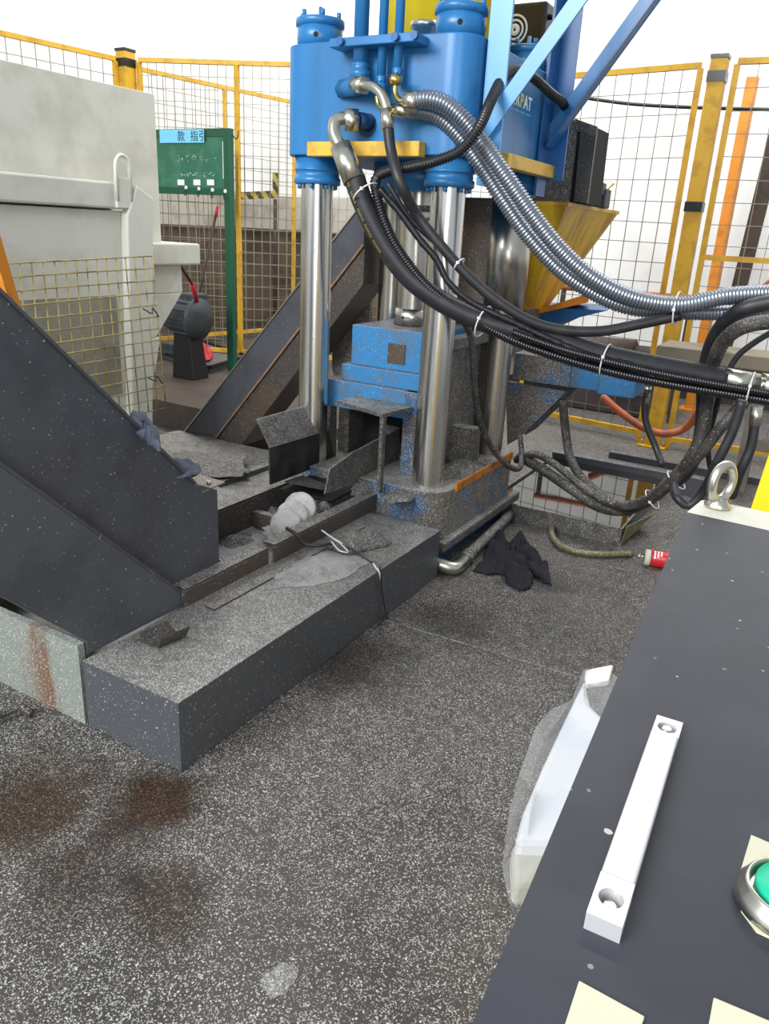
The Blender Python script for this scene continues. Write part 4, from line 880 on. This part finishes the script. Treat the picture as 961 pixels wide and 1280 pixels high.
arc([(944, 525), (938, 560), (925, 590), (915, 620)], [3.5, 3.5, 3.5, 3.6], .02, M_rub, 'short black hose with a silver end, hanging behind the lifting eye')
t = [o for o in COL.objects if o.name.startswith('black_hose') and o.type == 'EMPTY'][-1]
MB().cyl(AY(946, 508, 3.5), AY(943, 532, 3.5), .024, n=12).obj('silver_end', M_steel, t)
arc([(810, 486), (806, 505), (808, 530), (820, 560), (828, 582)], [4.0, 4.0, 4.0, 4.0, 3.95], .018, M_rub, 'short black hose hanging from a silver fitting at the end of the blue beam')
t = [o for o in COL.objects if o.name.startswith('black_hose') and o.type == 'EMPTY'][-1]
MB().cyl(AY(811, 478, 4.0), AY(807, 505, 4.0), .017, n=12).obj('silver_fitting', M_steel, t)
MB().cyl(AY(812, 470, 4.0), AY(811, 482, 4.0), .025, n=6).obj('nut', M_steel, t)
arc([(645, 575), (668, 568), (690, 578), (720, 602), (748, 622), (770, 632)], [4.3, 4.2, 4.2, 4.15, 4.1, 4.05], .022, M_rubd, 'dusty hose sagging from the gusset to the hose bundle')
arc([(566, 380), (588, 420), (592, 470), (598, 520), (612, 555), (632, 580), (648, 586), (652, 570), (650, 545)], [3.5, 3.6, 3.6, 3.7, 3.8, 3.9, 4.0, 4.2, 4.3], .016, M_rubd, 'thin dusty hose hanging between the two right press columns', n=10)
arc([(1000, 395), (940, 430), (915, 455), (898, 500), (885, 555), (890, 600)], [3.9, 3.9, 3.9, 3.9, 4.0, 4.1], .014, M_rub, 'thin dark cable hanging behind the two arched hoses', n=8)
# orange hose
arc([(752, 495), (775, 515), (805, 535), (835, 542), (862, 530), (885, 490), (905, 430), (930, 385), (975, 345)], [6.2]*5+[5.9, 5.6, 5.4, 5.2], .03, M_ohose, 'orange-brown hose drooping in front of the right mesh fence', nm='orange_hose')
# cable ties
def tie(x, y, ang, r, Y, label, length=1.):
    c = AY(x, y, Y); d = (AY(x+cos(ang)*20, y+sin(ang)*20, Y)-c).normalized()
    pts = MB().ring(c, d, r, 20); mb = MB(); mb.tube(pts, .0035, n=6, closed=True)
    t = thing('cable_tie', label, 'cable tie', c, 'white cable ties on the hose bundle'); mb.obj('strap', M_tie, t)
    up = V((0, 0, 1)); p = min(pts, key=lambda q: (q-CAM).length); MB().box(p-V((.006, .006, .006)), p+V((.006, .006, .006))).obj('buckle', M_tie, t)
tie(457, 240, radians(60), .058, 3.02, 'white cable tie round the bundle just below the silver ferrule')
tie(604, 402, radians(25), .070, Yb(604), 'white cable tie round the bundle in the middle of its sag')
tie(757, 450, radians(15), .070, Yb(757), 'white cable tie round the bundle above the blue beam end')
tie(938, 486, radians(10), .072, Yb(938), 'white cable tie round the bundle at the silver end ferrule')
tie(574, 330, radians(45), .028, Yb(574)-.03, 'small white cable tie on the return hose')
tie(846, 386, radians(5), .07, Yb(846)-.02, 'pale cable tie joining the two grey ribbed hoses')
tie(845, 600, radians(140), .058, 3.9, 'white cable tie round the low black hose bundle, upper')
tie(815, 624, radians(150), .055, 3.97, 'white cable tie round the low black hose bundle, lower')
# ------------------------------------------------------------ console, right foreground
ZC = 1.28
t = thing('control_console', 'dark control console with aluminium handle, green button and beige edge', 'control console', (.15, .5, 0))
A_ = AZ(858, 640, ZC); B_ = AZ(590, 1280, ZC); d = (B_-A_).normalized(); B2 = A_+d*1.02
C_ = AZ(961, 663, ZC); e_ = (C_-A_); e_.z = 0; e_.normalize(); W_ = .52
quad = [B2, B2+e_*W_, A_+e_*W_, A_]
MB().prism([p-V((0, 0, .004)) for p in quad], (0, 0, .004)).obj('top_panel', M_con, t)
ins = .004
body = [V((p.x, p.y, ZC-.005)) for p in quad]
MB().prism([V((p.x, p.y, .0)) for p in body], (0, 0, ZC-.005)).obj('cabinet', M_beige, t)
fl0 = AZ(872, 620, ZC); n2 = V((-e_.y, e_.x, 0))
if n2.y < 0: n2 = -n2
MB().prism([A_+V((0, 0, -.012)), A_+e_*W_+V((0, 0, -.012)), A_+e_*W_+n2*.075+V((0, 0, -.012)), A_+n2*.075+e_*.02+V((0, 0, -.012)), A_+n2*.065+e_*.004+V((0, 0, -.012))], (0, 0, .012)).obj('rear_flange', M_beige, t, bevel=.001)
q = AZ(896, 634, ZC); ey = thing('lifting_eye', 'zinc plated lifting eye screwed into the beige edge of the console', 'eye bolt', q)
MB().lathe(q, (0, 0, 1), [(.016, 0), (.017, .004), (.012, .008), (.011, .013)], 24).obj('collar', M_steel, ey)
ex = (e_*.5+V((0, .85, 0))).normalized()
cen = q+V((0, 0, .034)); pts = [cen+ex*cos(a)*.0235*.8+V((0, 0, sin(a)*.0235)) for a in [i*2*pi/36 for i in range(36)]]
MB().tube(pts, .0062, n=12, closed=True).obj('ring', M_steel, ey)
# handle
zh = ZC+.0065
ha = (AZ(833, 912, zh)+AZ(808, 930, zh))/2; ha = AZ(832, 915, zh); hb = AZ(756, 1150, zh)
hd = (hb-ha).normalized(); L_ = (hb-ha).length+.004; hw = V((-hd.y, hd.x, 0)).normalized(); W2 = .0088
hn = thing('pull_handle', 'white anodised aluminium bridge handle screwed to the dark console', 'handle', (ha+hb)/2-V((0, 0, .0065)))
def hbx(a0, a1, z0, z1): 
    return [ha+hd*a0-hw*W2+V((0, 0, z0)), ha+hd*a1-hw*W2+V((0, 0, z0)), ha+hd*a1+hw*W2+V((0, 0, z0)), ha+hd*a0+hw*W2+V((0, 0, z0))], V((0, 0, z1-z0))
pl, vz = hbx(.006, L_-.03, -.004, .004); MB().prism(pl, vz).obj('grip_bar', M_alu, hn, bevel=.0015)
# end feet, each with a screw well
for k, (a0, a1) in enumerate(((-.018, .006), (L_-.03, L_))):
    cc = ha+hd*((a0+a1)/2); rr = .0064; n = 24; mb = MB(); hl = (a1-a0)/2
    def sq(i):
        a = 2*pi*i/n; x, y = cos(a), sin(a); m_ = max(abs(x)/1, abs(y)/1); return x/m_, y/m_
    for zz0, zz1 in ((-.0065, .004 if k else .0),):
        o0 = [mb.bm.verts.new(cc+hd*sq(i)[0]*hl+hw*sq(i)[1]*W2+V((0, 0, zz0))) for i in range(n)]
        o1 = [mb.bm.verts.new(cc+hd*sq(i)[0]*hl+hw*sq(i)[1]*W2+V((0, 0, zz1))) for i in range(n)]
        i1 = [mb.bm.verts.new(cc+hd*cos(2*pi*i/n)*rr+hw*sin(2*pi*i/n)*rr+V((0, 0, zz1))) for i in range(n)]
        i0 = [mb.bm.verts.new(cc+hd*cos(2*pi*i/n)*rr+hw*sin(2*pi*i/n)*rr+V((0, 0, zz0+.001))) for i in range(n)]
        for i in range(n):
            j = (i+1) % n
            mb.bm.faces.new((o0[i], o0[j], o1[j], o1[i])); mb.bm.faces.new((o1[i], o1[j], i1[j], i1[i])); mb.bm.faces.new((i1[i], i1[j], i0[j], i0[i]))
        mb.bm.faces.new(i0); mb.bm.faces.new(o0[::-1])
    mb.obj('mounting_foot', M_alu, hn)
    MB().lathe(cc+V((0, 0, -.0045)), (0, 0, 1), [(.0045, 0), (.0045, .0025), (.003, .004)], 18).obj('screw', M_steel, hn)
# push button
bc = AZ(990, 1114, ZC+.012)
bn = thing('push_button', 'green push button with metal ring on a cream plate at the right edge', 'button', (bc.x, bc.y, ZC))
pq = [AZ(938, 1046, ZC), AZ(922, 1100, ZC), AZ(926, 1140, ZC), AZ(945, 1166, ZC), AZ(975, 1180, ZC), AZ(1040, 1190, ZC), AZ(1040, 1090, ZC)]
MB().prism(pq, (0, 0, .0015)).obj('legend_plate', M_label, bn)
b0 = V((bc.x, bc.y, ZC+.0015))
MB().lathe(b0, (0, 0, 1), [(.026, 0), (.026, .004), (.0245, .006), (.0225, .0105), (.0215, .012), (.0205, .012), (.0195, .009), (.019, .006)], 48).obj('metal_ring', M_steel, bn)
MB().lathe(b0+V((0, 0, .006)), (0, 0, 1), [(.0175, 0), (.0175, .006), (.0168, .0075), (.01, .008)], 40).obj('green_cap', M_green, bn)
for k, (pts, lb) in enumerate((([(723, 1229), (805, 1274), (790, 1320), (700, 1300)], 'cream legend plate below the handle on the console'), ([(891, 1250), (1000, 1296), (990, 1340), (880, 1310)], 'cream legend plate at the bottom right of the console'))):
    o = MB().prism([AZ(x, y, ZC) for x, y in pts], (0, 0, .002)).obj('legend_plate', M_label, bevel=.0005); tag(o, lb, 'label plate')
random.seed(11)
# white bag beside console
t = thing('plastic_bag', 'clear plastic bag with white sheets sticking out beside the dark console', 'bag', (-.3, .7, .9))
Zb = 1.0
outl = [(762, 838), (728, 845), (716, 866), (690, 886), (668, 918), (650, 958), (643, 990), (634, 1030), (629, 1072), (631, 1105), (636, 1142), (700, 1120), (760, 990), (800, 880)]
inn = [(728, 868), (735, 905), (760, 930), (700, 1080), (640, 1078), (650, 1040), (675, 980), (705, 915)]
MB().prism([AZ(x, y, Zb) for x, y in inn], (0, 0, .03)).obj('white_sheets', M_bagin, t, bevel=.008)
MB().prism([AZ(x, y, Zb-.02) for x, y in ((636, 1082), (662, 1078), (700, 1084), (690, 1130), (638, 1135))], (0, 0, .03)).obj('folded_corner', M_beige, t, bevel=.006)
MB().prism([AZ(x, y, Zb+.035) for x, y in ((730, 846), (765, 839), (760, 858), (731, 862))], (0, 0, .012)).obj('white_tab', M_white, t, bevel=.003)
bm_ = MB(); top_ = [AZ(x, y, Zb+.04) for x, y in outl]; cx_ = sum(top_, V())/len(top_)
N_ = len(top_); dn = [p*1+V((0, 0, -.10)) for p in top_]
low_ = [cx_.lerp(p, .8)-V((0, 0, .05)) for p in top_]
vt = [bm_.bm.verts.new(p-V((0, 0, .0))+V((0, 0, .012*sin(i*2.1)))) for i, p in enumerate(top_)]; vl = [bm_.bm.verts.new(p) for p in low_]; vc = [bm_.bm.verts.new(cx_.lerp(p, .6)+V((0, 0, .01*cos(i*1.7)))) for i, p in enumerate(top_)]
for i in range(N_):
    j = (i+1) % N_; bm_.bm.faces.new((vt[i], vt[j], vc[j], vc[i])); bm_.bm.faces.new((vl[i], vl[j], vt[j], vt[i]))
bm_.bm.faces.new(vc); bm_.obj('plastic_film', M_bag, t)
# box carrying the bag
lo = [V((p.x, p.y, 0)) for p in low_]
MB().prism([V((p.x, p.y, 0)) for p in [cx_.lerp(q_, .3)+V((.08, 0, 0)) for q_ in top_]], (0, 0, .89)).obj('sack_core', M_bagin, t)
# yellow post right edge
t = thing('yellow_cabinet', 'yellow machine cabinet corner at the right edge behind the lifting eye', 'cabinet', (.1, 1.5, 0))
y_ = [AY(934, 642, 1.25), AY(972, 500, 1.25)]
xq = y_[0].x; p0 = AY(935, 645, 1.3); p1 = AY(966, 552, 1.3)
MB().prism([(p0.x-.06, 1.3, 0), (p0.x, 1.3, p0.z), (p1.x, 1.3, p1.z), (p1.x+.3, 1.3, p1.z), (p1.x+.3, 1.3, 0)], (0, .35, 0)).obj('cabinet_body', M_ygl, t, bevel=.004)
MB().box((p1.x+.05, 1.294, .3), (p1.x+.26, 1.3, 1.2)).obj('door', M_ygl, t, bevel=.002)
